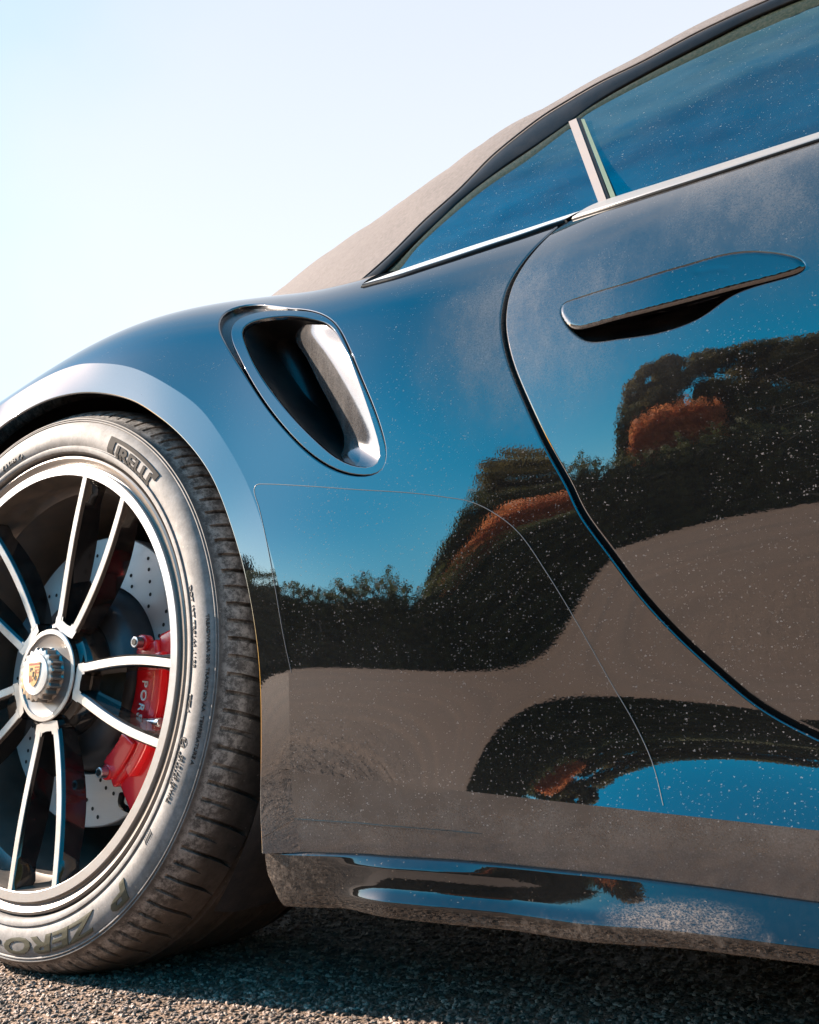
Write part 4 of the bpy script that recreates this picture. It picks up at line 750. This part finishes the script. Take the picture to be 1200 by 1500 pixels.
def flat_poly(name, loop, mat, parent, th=.004):
    loop = np.array(loop); V = np.vstack([loop, loop + np.array([0, th, -th * .5])]); n = len(loop)
    F = [tuple(range(n)), tuple(range(2 * n - 1, n - 1, -1))] + [(i, n + i, n + (i + 1) % n, (i + 1) % n) for i in range(n)]
    ob = mesh_np(name, V, F, mat, parent, smooth=False); bm = bmesh.new(); bm.from_mesh(ob.data); bmesh.ops.triangulate(bm, faces=[f for f in bm.faces if len(f.verts) > 4]); bmesh.ops.recalc_face_normals(bm, faces=bm.faces); bm.to_mesh(ob.data); bm.free(); return ob
fr1, fr2 = catmull(DT['frit'], 40), catmull(DT['frit2'], 40); wb, wb2 = catmull(DT['wb'], 30), catmull(DT['wb2'], 30)
dn = np.array([0, 0, -.012])
pz_ = DT['pz']
def glass_sheet(name, loop, rad):
    L = np.array(loop); L2 = np.stack([L[:, 0], (L[:, 2] - (pz_[0] * L[:, 0] + pz_[1])) / math.cos(math.radians(28))], -1)
    L2 = catmull(L2, 3)[:0] if False else L2
    keep = [0]
    for i in range(1, len(L2)):
        if np.linalg.norm(L2[i] - L2[keep[-1]]) > .004 and np.linalg.norm(L2[i] - L2[0]) > .004: keep.append(i)
    V2, T = triangulate([L2[keep]], .014); h = V2[:, 1]; c28, s28 = math.cos(math.radians(28)), math.sin(math.radians(28))
    off = h * (.26 - h) / (2 * rad)
    V = np.stack([V2[:, 0], .213 + h * s28 - off * c28, pz_[0] * V2[:, 0] + pz_[1] + h * c28 + off * s28], -1)
    w = np.cross(V[T[:, 1]] - V[T[:, 0]], V[T[:, 2]] - V[T[:, 0]])[:, 1]; T = np.where((w > 0)[:, None], T[:, ::-1], T)
    tl = math.radians(28) + (h - .13) / rad; Nn = np.stack([np.zeros_like(tl), -np.cos(tl), np.sin(tl)], -1)
    return mesh_np(name, V, T, 'glass', car, Nn)
qw = glass_sheet('quarter_window', np.vstack([wb + dn * .3, [np.array(DT['pillar'][3]) + (0, .004, 0)], [np.array(DT['pillar'][0]) + (0, .004, 0)], fr1[::-1]]), .95)
dw = glass_sheet('door_window', np.vstack([wb2 + dn, fr2[::-1]]), .95)
rb = catmull(DT['rail_b'], 80); rt = catmull(DT['rail_t'], 80)
def between(lo, hi, x): return None
fa = np.vstack([[np.array(DT['wb'][0])], fr1, fr2]); fb = rb[(rb[:, 0] > .37)]
fa_ = catmull(np.vstack([np.array(DT['wb'][0])[None], np.array(DT['frit']), np.array(DT['frit2'])]), 80)
def g_off(c):
    h = (c[:, 2] - (pz_[0] * c[:, 0] + pz_[1])) / math.cos(math.radians(28)); return np.stack([0 * h, -np.clip(h * (.26 - h), 0, 1) / 1.9 * .883, np.clip(h * (.26 - h), 0, 1) / 1.9 * .47], -1)
loft('window_frit', [fa_ + g_off(fa_), rb * .5 + fa_ * .5 + g_off(fa_), rb + np.array([0, .004, .002])], 'frit', car)
rows = []
outn = np.array([0, -math.cos(math.radians(28)), math.sin(math.radians(28))])
for t in np.linspace(0, 1, 13): rows.append(rb * (1 - t) + rt * t + outn * (np.clip(np.linalg.norm(rt - rb, axis=1) * .22, .001, .0045)[:, None] * math.sin(math.pi * t) ** .7))
rows = [rb + np.array([0, .008, .003])] + rows + [rt + np.array([0, .012, .002])]
rail = loft('roof_rail_seal', rows, 'black_matte', car)
# sewn hem along the top of the rail
hem_c = rt + outn * .002 + np.array([0, 0, .0005]); sweep('roof_hem', hem_c, [(math.cos(a) * .0014, math.sin(a) * .0014) for a in np.linspace(0, 2 * math.pi, 8, endpoint=False)], 'cloth', rail)
flat_poly('pillar_trim', DT['pillar'], 'pillar', car, .012); flat_poly('pillar_seal', DT['blk'], 'black_matte', car, .010)
tag(flat_poly('glass_edge', DT['edge'], 'edge', dw, .004), label='pale green edge of the door window')
flat_poly('inner_pillar', DT['inpil'], 'inpil', car, .01)
# soft top
TU = np.array(DT['top_u']); TS = np.array(DT['top_s']); rows = []
for u, s_ in zip(TU, TS):
    d = s_ - cC; d /= np.linalg.norm(d); h = np.linalg.norm(s_ - u)
    t1 = s_ + d * .10 + np.array([0, 0, -.004]) ; t2 = s_ + d * .30 + np.array([0, .1, -.06]); m = (u + s_) / 2 + np.array([0, -.5, .5]) * min(.022, h * .12)
    rows.append(catmull([u, m, s_, t1, t2, t2 + np.array([.05, .45, -.12]), t2 + np.array([.08, .75, -.45])], 34))
rows = np.array(rows); rows = np.stack([catmull(rows[:, j], 70) for j in range(rows.shape[1])], 1)
stop = loft('soft_top', rows, 'cloth', car, flip=False)
# dark cabin behind the glass: headliner side, seat shoulder, inner pillar
cab = mesh_np('cabin_interior', [(.30, .42, .80), (1.5, .42, .80), (1.5, .60, 1.19), (.30, .60, 1.15), (.30, .23, .80), (1.5, .23, .80), (1.5, .46, 1.15), (.30, .42, 1.0)], [(0, 1, 2, 3), (4, 5, 1, 0), (7, 3, 2, 6), (4, 0, 3, 7)], 'interior', car, smooth=False)
bm = bmesh.new(); 
for (cx, cz, sx, sz, a) in ((.86, .92, .13, .30, -.3), (.80, 1.03, .10, .12, -.25)): box_bm(bm, (cx, .41, cz), (sx, .10, sz), Matrix.Rotation(a, 3, 'Y'))
bm_obj('seat_back', bm, 'seat', cab, True, .02)

# --- wheel housing and underbody
th_ = np.radians(np.linspace(-40, 215, 90)); rows = []
for y, r in ((.006, .405), (.03, .412), (.30, .412), (.36, .40)): rows.append(np.stack([r * np.cos(th_) , np.full(90, y), .352 + r * np.sin(th_)], -1))
rows.append(np.stack([np.zeros(90), np.full(90, .37), np.full(90, .352)], -1))
lin = loft('wheel_housing', rows, 'liner', car)
bm = bmesh.new(); box_bm(bm, (1.5, .95, .16), (2.0, 1.66, .05)); box_bm(bm, (-.62, .98, .26), (.4, 1.1, .06)); box_bm(bm, (.1, .95, .28), (1.1, 1.0, .06)); bm_obj('underbody', bm, 'under', car)
bm = bmesh.new(); box_bm(bm, (1.1, 1.0, .50), (1.2, 1.2, .60)); bm_obj('shadow_block', bm, 'under', car)  # unseen box added so the body casts a solid shadow
# the body goes on past the edges of the frame: rear bumper and front wing
sec_s = np.linspace(0, S_TOP, 80); secP, secN = SQ.ev(np.stack([np.full(80, X0 + .004), sec_s], -1)); zs_ = secP[:, 2]
arcb = np.radians(np.linspace(142.5, 208, 30)); rb_ = .405
loopb = np.vstack([np.stack([rb_ * np.cos(arcb), .352 + rb_ * np.sin(arcb)], -1), np.stack([np.linspace(-.40, -.86, 14), np.full(14, .17)], -1), np.stack([np.full(24, -.87), np.linspace(.18, .84, 24)], -1), np.stack([np.linspace(-.86, X0 + .0, 24), zs_[-1] - .09 * ((np.linspace(-.86, X0, 24) - X0) / .56) ** 2], -1)])
V2, T = triangulate([loopb], .02)
yb = np.interp(V2[:, 1], zs_, secP[:, 1]) + np.where(V2[:, 1] < zs_[0], 0, 0); yb = yb + .42 * np.clip((X0 - V2[:, 0]) / .56, 0, 1) ** 2.2
Vb = np.stack([V2[:, 0], yb, V2[:, 1]], -1); w = np.cross(Vb[T[:, 1]] - Vb[T[:, 0]], Vb[T[:, 2]] - Vb[T[:, 0]])[:, 1]; T = np.where((w > 0)[:, None], T[:, ::-1], T)
mesh_np('rear_bumper', Vb, T, 'paint', car)
fs = np.linspace(.0, .578, 60); fp, fn_ = SD.ev(np.stack([np.full(60, 1.236), fs], -1))
rows = [fp + np.array([dx, .10 * (dx / 1.3) ** 2, -.05 * dx]) for dx in (0.004, .25, .5, .8, 1.1, 1.35)]
loft('front_wing', rows, 'paint', car)
# rear deck inwards of the haunch
dk, dnn = SQ.ev(over); loft('rear_deck', [dk, dk + np.array([0, .15, .012]), dk + np.array([0, .5, .02])], 'paint', car)
tb, _ = SQ.ev(np.vstack([over[-1:], bridge, tq[:1]])); loft('deck_infill', [tb + np.array([0, .0, -.001]), tb + np.array([0.0, .3, .02])], 'black_matte', car)

# ------------------------------------------------------------------ wheel, built in wheel coordinates, tilted by camber
CB = DT['camber']; wheel = empty('rear_wheel', (0, 0, .352), car); wheel.rotation_euler = (-CB, 0, 0); wheel['label'] = 'rear wheel with thin machined twin spokes and centre lock'
def pol(r, a, y): return np.array([r * math.cos(a), y, r * math.sin(a)])
def lathe(name, prof, mat, parent, n=160, mi=None, a0=0, a1=2 * math.pi, loc=None):
    full = abs(a1 - a0 - 2 * math.pi) < 1e-6; th = np.linspace(a0, a1, n, endpoint=not full)
    rows = [[pol(r, a, y) for r, y in prof] for a in th]
    ob = loft(name, rows, mat, parent, closed_u=full, mi=mi); bm = bmesh.new(); bm.from_mesh(ob.data); bmesh.ops.recalc_face_normals(bm, faces=bm.faces); bm.to_mesh(ob.data); bm.free(); ob.data.set_sharp_from_angle(angle=math.radians(38)); return ob
# tyre with sipes cut into the tread
YO = -.016
side_prof = [(.2845, -.004), (.2865, YO + .006), (.2885, YO + .0025), (.2915, YO + .0010), (.2945, YO + .0012), (.2952, YO + .003), (.2962, YO + .0032), (.301, YO + .0005), (.309, YO), (.317, YO + .001), (.324, YO + .0032), (.3285, YO + .0058), (.3295, YO + .0048), (.3305, YO + .0048), (.3315, YO + .0066), (.3325, YO + .0058), (.3337, YO + .0058), (.3347, YO + .0082)]
sh_prof = [(.3390, -.0025), (.3440, .004), (.3485, .0115), (.3520, .020), (.3548, .030), (.3570, .042), (.3582, .052)]
gr = []
for yc, w in ((.070, .0045), (.120, .006), (.180, .006), (.232, .0045)): gr += [(.3605, yc - w - .0015), (.3530, yc - w), (.3530, yc + w), (.3605, yc + w + .0015)]
inn = [(.3570, .262), (.352, .280), (.344, .294), (.335, .304), (.315, .315), (.290, .308), (.275, .30)]
prof = side_prof + sh_prof + gr + inn
ns = 112; cols = []
for k in range(ns):
    a = 2 * math.pi * k / ns; hw = .0020 / .35
    for da, g in ((-hw * 1.25, 0), (-hw, 1), (hw, 1), (hw * 1.25, 0)): cols.append((a + da, g, k % 2))
    st = 2 * math.pi / ns
    for f in (.3, .5, .7): cols.append((a + st * f, 0, 0))
rows = []
for a, g, lng in cols:
    row = []
    for i, (r, y) in enumerate(prof):
        if g and y > -.0030 and r > .337:
            end = .062 if lng else .024; beg = -.0012 if lng else .001
            f = max(0, min(1, (y - beg) / .004)) * max(0, min(1, (end - y) / .006)); r = r - .0060 * f
        sl = (max(0, y - .0) * .10 + (max(0, y) ** 2) * 2.5) if r > .335 else 0
        row.append(pol(r, a - (sl / .35 if r > .335 and y > 0 and y < .262 else 0), y))
    rows.append(row)
ty = loft('tyre', rows, 'tyre', wheel, closed_u=True)
bm = bmesh.new(); bm.from_mesh(ty.data); bmesh.ops.recalc_face_normals(bm, faces=bm.faces); bm.to_mesh(ty.data); bm.free(); ty.data.set_sharp_from_angle(angle=math.radians(32))
# flatten the contact patch slightly
zc = -.352 + .0008
for v in ty.data.vertices:
    if v.co.z < zc: v.co.z = zc + (v.co.z - zc) * .12
ym = lambda r: float(np.interp(r, [p[0] for p in side_prof], [p[1] for p in side_prof]))
def arc_text(txt, r_mid, deg0, deg1, height, mat, name='tyre_lettering', proud=.0009, out_up=True, shear=0.0, bold=0.0):
    cu = bpy.data.curves.new('t', 'FONT'); cu.body = txt; cu.size = 1; cu.extrude = .02; cu.shear = shear; cu.offset = bold; cu.resolution_u = 3
    to = bpy.data.objects.new('t', cu); COL.objects.link(to); me = bpy.data.meshes.new_from_object(to.evaluated_get(bpy.context.evaluated_depsgraph_get())); bpy.data.objects.remove(to)
    bm = bmesh.new(); bm.from_mesh(me); bmesh.ops.triangulate(bm, faces=bm.faces[:])
    for _ in range(3 if height > .008 else 0):
        bmesh.ops.subdivide_edges(bm, edges=[e for e in bm.edges if e.calc_length() > .14], cuts=1); bmesh.ops.triangulate(bm, faces=bm.faces[:])
    bm.to_mesh(me); bm.free()
    n = len(me.vertices); co = np.zeros(n * 3); me.vertices.foreach_get('co', co); co = co.reshape(-1, 3); x0, x1 = co[:, 0].min(), co[:, 0].max(); y0, y1 = 0.0, max(.60, co[:, 1].max())
    u = (co[:, 0] - x0) / (x1 - x0); v = (co[:, 1] - y0) / (y1 - y0); zf = co[:, 2] > 0
    a = np.radians(deg0 + (deg1 - deg0) * u); r = r_mid + (v - .5) * height * (1 if out_up else -1)
    yv = np.array([ym(q) for q in r]) - np.where(zf, proud, -.0015)
    out = np.stack([r * np.cos(a), yv, r * np.sin(a)], -1); me.vertices.foreach_set('co', out.ravel()); me.materials.clear(); me.materials.append(M[mat]); me.update()
    for p in me.polygons: p.use_smooth = False
    return link(bpy.data.objects.new(name, me), wheel)
def arc_bar(r0, r1, d0, d1, mat, name='tyre_lettering', proud=.0009, n=24):
    a = np.radians(np.linspace(d0, d1, n)); rows = []
    for r, e in [(r0, -.0015)] + [(r0 + (r1 - r0) * q / 8, proud) for q in range(9)] + [(r1, -.0015)]: rows.append([pol(r, t, ym(r) - e) for t in a])
    ob = loft(name, rows, mat, wheel, smooth=False, closed_u=True); return ob
# PIRELLI with the long-bowled P
arc_text('IRELLI', .3033, 60.6, 45.2, .0150, 'emboss', bold=.035)
arc_bar(.3130, .3178, 63.2, 44.4, 'emboss'); arc_bar(.2965, .3178, 64.3, 61.9, 'emboss'); arc_bar(.3085, .3178, 45.2, 43.4, 'emboss')
arc_text('P', .3165, -48.6, -55.4, .0190, 'emboss2', shear=.2, bold=.03); arc_text('ZERO', .3165, -60.0, -92.0, .0190, 'emboss2', shear=.2, bold=.03)
arc_text('TM', .3145, -93.2, -94.6, .005, 'small')
arc_text('DOT 1YT TR9144 .1123', .3012, 15.4, -2.0, .0050, 'small', bold=.01); arc_text('PZ4', .2995, -7.4, -11.2, .0055, 'small', bold=.015)
arc_text('TREADWEAR 200  TRACTION AA  TEMPERATURE A', .3215, 8.2, -20.5, .0038, 'small', bold=.005)
arc_text('E4', .3030, -16.2, -18.0, .0052, 'small', bold=.015)
an = np.linspace(0, 2 * math.pi, 28, endpoint=False); c_ = pol(.3030, math.radians(-17.1), ym(.303) - .0006)
loft('tyre_lettering', [[c_ + np.array([math.cos(t) * q, e, math.sin(t) * q]) for t in an] for q, e in ((.0058, .002), (.0058, 0), (.0048, 0), (.0048, .002))], 'small', wheel, closed_v=True, smooth=False)
arc_text('0210237/40', .3000, -19.0, -26.0, .0042, 'small', bold=.01); arc_text('021914/3 S2WR2', .3062, -19.5, -29.5, .0042, 'small', bold=.01)
arc_text('//////', .3030, -36.5, -39.5, .006, 'small', bold=.01); arc_text('315/30 ZR21 (108Y)', .3035, 128, 100, .006, 'small')
# barrel, flange, machined ring
lathe('rim', [(.2835, .004), (.2840, -.006), (.2828, -.0095), (.2800, -.0105), (.2755, -.0085), (.2715, -.0055), (.2690, -.0058), (.2688, -.0105), (.2685, -.0110), (.2580, -.0110), (.2574, -.0105), (.2548, .002), (.2535, .020), (.2500, .030), (.2440, .036), (.2420, .060), (.2360, .085), (.2360, .230), (.2440, .255), (.2440, .29), (.284, .300)], ['barrel', 'machined'], wheel, 200, mi=lambda i, j: 1 if 6 <= j <= 9 else 0)
# twin spokes
def spoke_unit(deg):
    a0 = math.radians(deg); V, F, mi = [], [], []
    def face_y(r): return .0095 - .0195 * max(0, (r - .075) / .18) ** 1.25
    def leg(sgn):
        k = 18; base = len(V)
        for i in range(k + 1):
            t = i / k; r = .070 + (.2575 - .070) * t
            lat = (.0175 + (.0440 - .0175) * t + .0065 * math.sin(math.pi * t)) * sgn
            w = .0056 - .0008 * t; dep = .022 + .010 * math.sin(math.pi * min(1, t * 1.05)); tap = .006 if t < .85 else .010 * (1 - t) / .15 + .004
            y = face_y(r)
            if t > .9: dep = .022 + .01 * (1 - t) / .1
            # cross-section: outer edge, bevels, inner edge, then the wide foot
            for dl, dy in ((-w, .0006), (-w * .86, 0), (w * .86, 0), (w, .0006), (w + .0025, .004), (w + tap * .7, dep), (-w - tap * .7, dep), (-w - .0025, .004)):
                L = lat + dl; V.append(np.array([r * math.cos(a0) - L * math.sin(a0), y + dy, r * math.sin(a0) + L * math.cos(a0)]))
        for i in range(k):
            for j in range(8):
                F.append((base + i * 8 + j, base + (i + 1) * 8 + j, base + (i + 1) * 8 + (j + 1) % 8, base + i * 8 + (j + 1) % 8)); mi.append(1 if j in (0, 1, 2) else 0)
        F.append(tuple(base + j for j in range(8))); mi.append(0)
    leg(1); leg(-1)
    # cup joining the two legs at the hub
    base = len(V); pts = [(.0245, .071), (.0215, .060), (.0, .0575), (-.0215, .060), (-.0245, .071)]; inn_ = [(.0115, .076), (.0095, .0715), (0, .0705), (-.0095, .0715), (-.0115, .076)]
    def P3(l, r, y): return np.array([r * math.cos(a0) - l * math.sin(a0), y, r * math.sin(a0) + l * math.cos(a0)])
    for (l, r), (l2, r2) in zip(pts, inn_): V.extend([P3(l, r, face_y(.075) + .0003), P3(l2, r2, face_y(.075) + .0003), P3(l * 1.06, r - .004, .035), P3(l2, r2, .024)])
    for i in range(4):
        b = base + i * 4
        for (p, q) in ((0, 1), (1, 3), (2, 0)): F.append((b + p, b + q, b + 4 + q, b + 4 + p)); mi.append(1 if (p, q) == (0, 1) else 0)
    # web closing the back of the pair near the hub
    b = len(V); V.extend([P3(.018, .066, .026), P3(-.018, .066, .026), P3(-.024, .125, .034), P3(.024, .125, .034)]); F.append((b, b + 1, b + 2, b + 3)); mi.append(0)
    # where each leg blends into the ring
    ob = mesh_np('spoke', V, F, ['spoke_black', 'machined'], wheel, smooth=True, mi=mi)
    bm = bmesh.new(); bm.from_mesh(ob.data); bmesh.ops.recalc_face_normals(bm, faces=bm.faces); bm.to_mesh(ob.data); bm.free(); ob.data.set_sharp_from_angle(angle=math.radians(30)); return ob
for d in (62, -10.5, -84, 205, 133): spoke_unit(d)
# hub bowl, chrome ring, toothed centre lock, crest
lathe('hub', [(.080, .060), (.074, .030), (.068, .020), (.062, .0185), (.059, .0160), (.0585, .010)], 'spoke_black', wheel, 90)
lathe('hub_ring', [(.0590, .020), (.0588, .0085), (.0578, .0075), (.0525, .0075), (.0520, .0085), (.0500, .0095), (.036, .0100), (.030, .010)], ['spoke_black', 'machined', 'hub_grey'], wheel, 90, mi=lambda i, j: 1 if j in (1, 2, 3) else (2 if j > 3 else 0))
nt = 20; rows = []
for k in range(nt * 4):
    a = 2 * math.pi * k / (nt * 4); tooth = 1 if k % 4 in (1, 2) else 0; r = .0345 if tooth else .0318
    rows.append([pol(.0345 + .001, a, .0105), pol(r, a, .008), pol(r, a, -.0045), pol(r - .0012, a, -.0062), pol(.0268, a, -.0068), pol(.0262, a, -.0060), pol(.0255, a, -.0060)])
nut = loft('centre_lock_nut', rows, 'nut', wheel, closed_u=True); bm = bmesh.new(); bm.from_mesh(nut.data); bmesh.ops.recalc_face_normals(bm, faces=bm.faces); bm.to_mesh(nut.data); bm.free(); nut.data.set_sharp_from_angle(angle=math.radians(25))
lathe('wheel_cap', [(.0258, -.0062), (.0252, -.0076), (.020, -.0084), (.010, -.0088), (.0002, -.0089)], 'crest_white', wheel, 60)
def shield(w, h, y, name, mat, cx=0, cz=0, x0=-1, x1=1, z0=-1, z1=1):
    out = []
    for t in np.linspace(0, 1, 14):
        out.append((-1 + 2 * t, 1 + .10 * math.cos((t - .5) * math.pi * 2) * -1 * .6))
    for t in np.linspace(0, 1, 12)[1:]: out.append((1 - .16 * t ** 3 - (t ** 4) * .84, 1 - 2.05 * t))
    for t in np.linspace(1, 0, 12)[1:-1]: out.append((-(1 - .16 * t ** 3 - (t ** 4) * .84), 1 - 2.05 * t))
    p = [(cx + max(x0, min(x1, a)) * w, cz + max(z0, min(z1, b)) * h) for a, b in out]
    V = [(a, y, b) for a, b in p] + [(a, y + .0006, b) for a, b in p]; n = len(p)
    return mesh_np(name, V, [tuple(range(n))] + [(i, (i + 1) % n, n + (i + 1) % n, n + i) for i in range(n)], mat, wheel, smooth=False)
shield(.0118, .0152, -.0096, 'crest_shield', 'gold')
def crest_box(x0, x1, z0, z1, y, mat, name='crest_detail'):
    V = [(x0, y, z0), (x1, y, z0), (x1, y, z1), (x0, y, z1), (x0, y + .0005, z0), (x1, y + .0005, z0), (x1, y + .0005, z1), (x0, y + .0005, z1)]
    return mesh_np(name, V, [(0, 1, 2, 3), (0, 4, 5, 1), (1, 5, 6, 2), (2, 6, 7, 3), (3, 7, 4, 0)], mat, wheel, smooth=False)
for i in range(3): crest_box(.0015, .0102, .0012 + i * .0034, .0028 + i * .0034, -.0099, 'crest_red'); crest_box(-.0088 + i * .003, -.0076 + i * .003, -.0105 + i * .0012, -.0012, -.0099, 'crest_red')
crest_box(-.0112, .0112, .0118, .0142, -.0099, 'crest_red'); crest_box(-.0078, -.0030, .0035, .0085, -.0099, 'crest_dark'); crest_box(.0028, .0066, -.0078, -.0020, -.0099, 'crest_dark')
shield(.0042, .0056, -.0102, 'crest_shield', 'gold', 0, -.0004); crest_box(-.0014, .0012, -.0034, .0030, -.0105, 'crest_dark'); crest_box(-.0002, .0022, .0012, .0036, -.0105, 'crest_dark')
# valve
# --- brake disc and caliper (fixed to the hub)
disc = empty('brake_disc', (0, 0, .352), car); disc.rotation_euler = (-CB, 0, 0); disc['label'] = 'drilled grey brake disc behind the spokes'
lathe('friction_ring', [(.1245, .112), (.1240, .0845), (.1250, .0830), (.1900, .0830), (.1915, .0845), (.1915, .114)], 'disc', disc, 140)
lathe('disc_hat', [(.1225, .098), (.1215, .090), (.118, .077), (.1135, .062), (.106, .053), (.095, .050), (.060, .048), (.0, .048)], 'hat', disc, 110)
hv, hf = [], []
for i in range(18):
    for j, (r, o) in enumerate(((.134, 0), (.146, 4), (.157, 9), (.168, 13.5), (.179, 17))):
        a = math.radians(i * 20 + o); c = pol(r, a, .0826); b = len(hv)
        for t in range(8): hv.append(c + np.array([math.cos(t * math.pi / 4) * .0027, 0, math.sin(t * math.pi / 4) * .0027]))
        hf.append(tuple(range(b, b + 8)))
tag(mesh_np('drilled_holes', hv, hf, 'hole', disc, smooth=False), kind='stuff')
calp = empty('brake_caliper', (0, 0, .352), car); calp['label'] = 'bright red brake caliper with white lettering'
def seg(name, r0, r1, d0, d1, y0, y1, mat, parent, n=10, bev=.004, taper=0):
    bm = bmesh.new(); a = np.radians(np.linspace(d0, d1, n)); ring = []
    for t in a: ring.append([bm.verts.new(pol(r, t, y)) for r, y in ((r0, y0 + taper), (r1, y0), (r1, y1), (r0, y1))])
    for i in range(n - 1):
        for j in range(4): bm.faces.new((ring[i][j], ring[i + 1][j], ring[i + 1][(j + 1) % 4], ring[i][(j + 1) % 4]))
    bm.faces.new(ring[0]); bm.faces.new(ring[-1][::-1]); bmesh.ops.recalc_face_normals(bm, faces=bm.faces)
    if bev:
        es = [e for e in bm.edges if len(e.link_faces) == 2 and e.calc_face_angle(0) > .6]; bmesh.ops.bevel(bm, geom=es, offset=bev, segments=3, affect='EDGES', profile=.6)
    ob = bm_obj(name, bm, mat, parent, True); ob.data.set_sharp_from_angle(angle=math.radians(40)); return ob
seg('caliper_body', .124, .168, 12, -58, .046, .080, 'caliper', calp, 16, .005, .004)
seg('caliper_bridge', .166, .2125, 14, -56, .052, .134, 'caliper', calp, 16, .005)
seg('caliper_ridge', .166, .180, 6, -46, .0415, .060, 'caliper', calp, 12, .003)
seg('caliper_ridge', .132, .160, -34, -56, .0425, .056, 'caliper', calp, 8, .003)
for r, d in ((.146, 12.5), (.147, -56.5)):
    c = pol(r, math.radians(d), .042); bm = bmesh.new()
    bmesh.ops.create_cone(bm, cap_ends=True, segments=20, radius1=.0098, radius2=.0098, depth=.012, matrix=Matrix.Translation(Vector(c) + Vector((0, .006, 0))) @ Matrix.Rotation(math.pi / 2, 4, 'X')); bm_obj('bolt_boss', bm, 'caliper', calp, True, .0012)
    bm = bmesh.new(); bmesh.ops.create_cone(bm, cap_ends=True, segments=12, radius1=.0072, radius2=.0066, depth=.010, matrix=Matrix.Translation(Vector(c) + Vector((0, -.0055, 0))) @ Matrix.Rotation(math.pi / 2, 4, 'X')); bm_obj('caliper_bolt', bm, 'bolt', calp, False, .0008)
    bm = bmesh.new(); bmesh.ops.create_cone(bm, cap_ends=True, segments=6, radius1=.0042, radius2=.0042, depth=.002, matrix=Matrix.Translation(Vector(c) + Vector((0, -.0105, 0))) @ Matrix.Rotation(math.pi / 2, 4, 'X')); bm_obj('bolt_socket', bm, 'hole', calp)
cp = pol(.176, math.radians(-22), .044); bm = bmesh.new(); bmesh.ops.create_cone(bm, cap_ends=True, segments=14, radius1=.006, radius2=.006, depth=.032, matrix=Matrix.Translation(Vector(cp)) @ Matrix.Rotation(math.pi / 2, 4, 'Y')); bm_obj('pad_pin', bm, 'bolt', calp, True, .001)
ln = catmull([pol(.178, math.radians(-57), .055), pol(.186, math.radians(-61), .06), pol(.20, math.radians(-62), .09), pol(.22, math.radians(-58), .13)], 20); sweep('brake_line', ln, [(math.cos(a) * .004, math.sin(a) * .004) for a in np.linspace(0, 6.283, 8, endpoint=False)], 'black_matte', calp)
def cal_text(txt, r, d0, d1, h, y):
    cu = bpy.data.curves.new('t', 'FONT'); cu.body = txt; cu.extrude = .01; cu.space_character = 1.25
    to = bpy.data.objects.new('t', cu); COL.objects.link(to); me = bpy.data.meshes.new_from_object(to.evaluated_get(bpy.context.evaluated_depsgraph_get())); bpy.data.objects.remove(to)
    co = np.array([v.co[:] for v in me.vertices]); x0, x1 = co[:, 0].min(), co[:, 0].max(); hh = co[:, 1].max()
    a = np.radians(d0 + (d1 - d0) * (co[:, 0] - x0) / (x1 - x0)); rr = r + (co[:, 1] / hh - .5) * h
    out = np.stack([rr * np.cos(a), np.where(co[:, 2] > 0, y, y + .002), rr * np.sin(a)], -1); me.vertices.foreach_set('co', out.ravel()); me.materials.clear(); me.materials.append(M['white']); me.update()
    return link(bpy.data.objects.new('caliper_lettering', me), calp)
cal_text('PORSCHE', .1475, -6, -40, .010, .0460)
for ob in calp.children: pass

# ------------------------------------------------------------------ loose aggregate on the asphalt (near field)
ico = [(0, 0, 1), (.89, 0, .45), (.28, .85, .45), (-.72, .53, .45), (-.72, -.53, .45), (.28, -.85, .45), (.72, .53, -.45), (-.28, .85, -.45), (-.89, 0, -.45), (-.28, -.85, -.45), (.72, -.53, -.45)]
ifc = [(0, 1, 2), (0, 2, 3), (0, 3, 4), (0, 4, 5), (0, 5, 1), (1, 6, 2), (2, 7, 3), (3, 8, 4), (4, 9, 5), (5, 10, 1), (6, 7, 2), (7, 8, 3), (8, 9, 4), (9, 10, 5), (10, 6, 1)]
def chipfield(n, x0, x1, y0, y1, smin, smax):
    I = np.array(ico); px = rng.normal((x0 + x1) / 2, (x1 - x0) / 2.6, n); py = rng.normal((y0 + y1) / 2, (y1 - y0) / 2.6, n)
    s = rng.uniform(smin, smax, (n, 1, 3)) * np.array([1, .8, .55]); V = I[None] * s * (1 + rng.normal(0, .14, (n, len(I), 3)))
    a = rng.uniform(0, 6.283, n); b = rng.uniform(-.5, .5, n); ca, sa, cb_, sb_ = np.cos(a), np.sin(a), np.cos(b), np.sin(b)
    R = np.zeros((n, 3, 3)); R[:, 0, 0] = ca; R[:, 0, 1] = -sa * cb_; R[:, 0, 2] = sa * sb_; R[:, 1, 0] = sa; R[:, 1, 1] = ca * cb_; R[:, 1, 2] = -ca * sb_; R[:, 2, 1] = sb_; R[:, 2, 2] = cb_
    V = np.einsum('nij,nkj->nki', R, V); V[:, :, 0] += px[:, None]; V[:, :, 1] += py[:, None]; V[:, :, 2] += .0006
    F = np.array(ifc)[None] + (np.arange(n) * len(I))[:, None, None]; return V.reshape(-1, 3), F.reshape(-1, 3)
V, F = chipfield(62000, -.75, 1.35, -.65, .55, .0017, .0042); tag(mesh_np('asphalt_chips', V, F, 'chips', None, smooth=False), 'coarse stone chips of the asphalt surface beside the tyre', None, None, 'stuff')
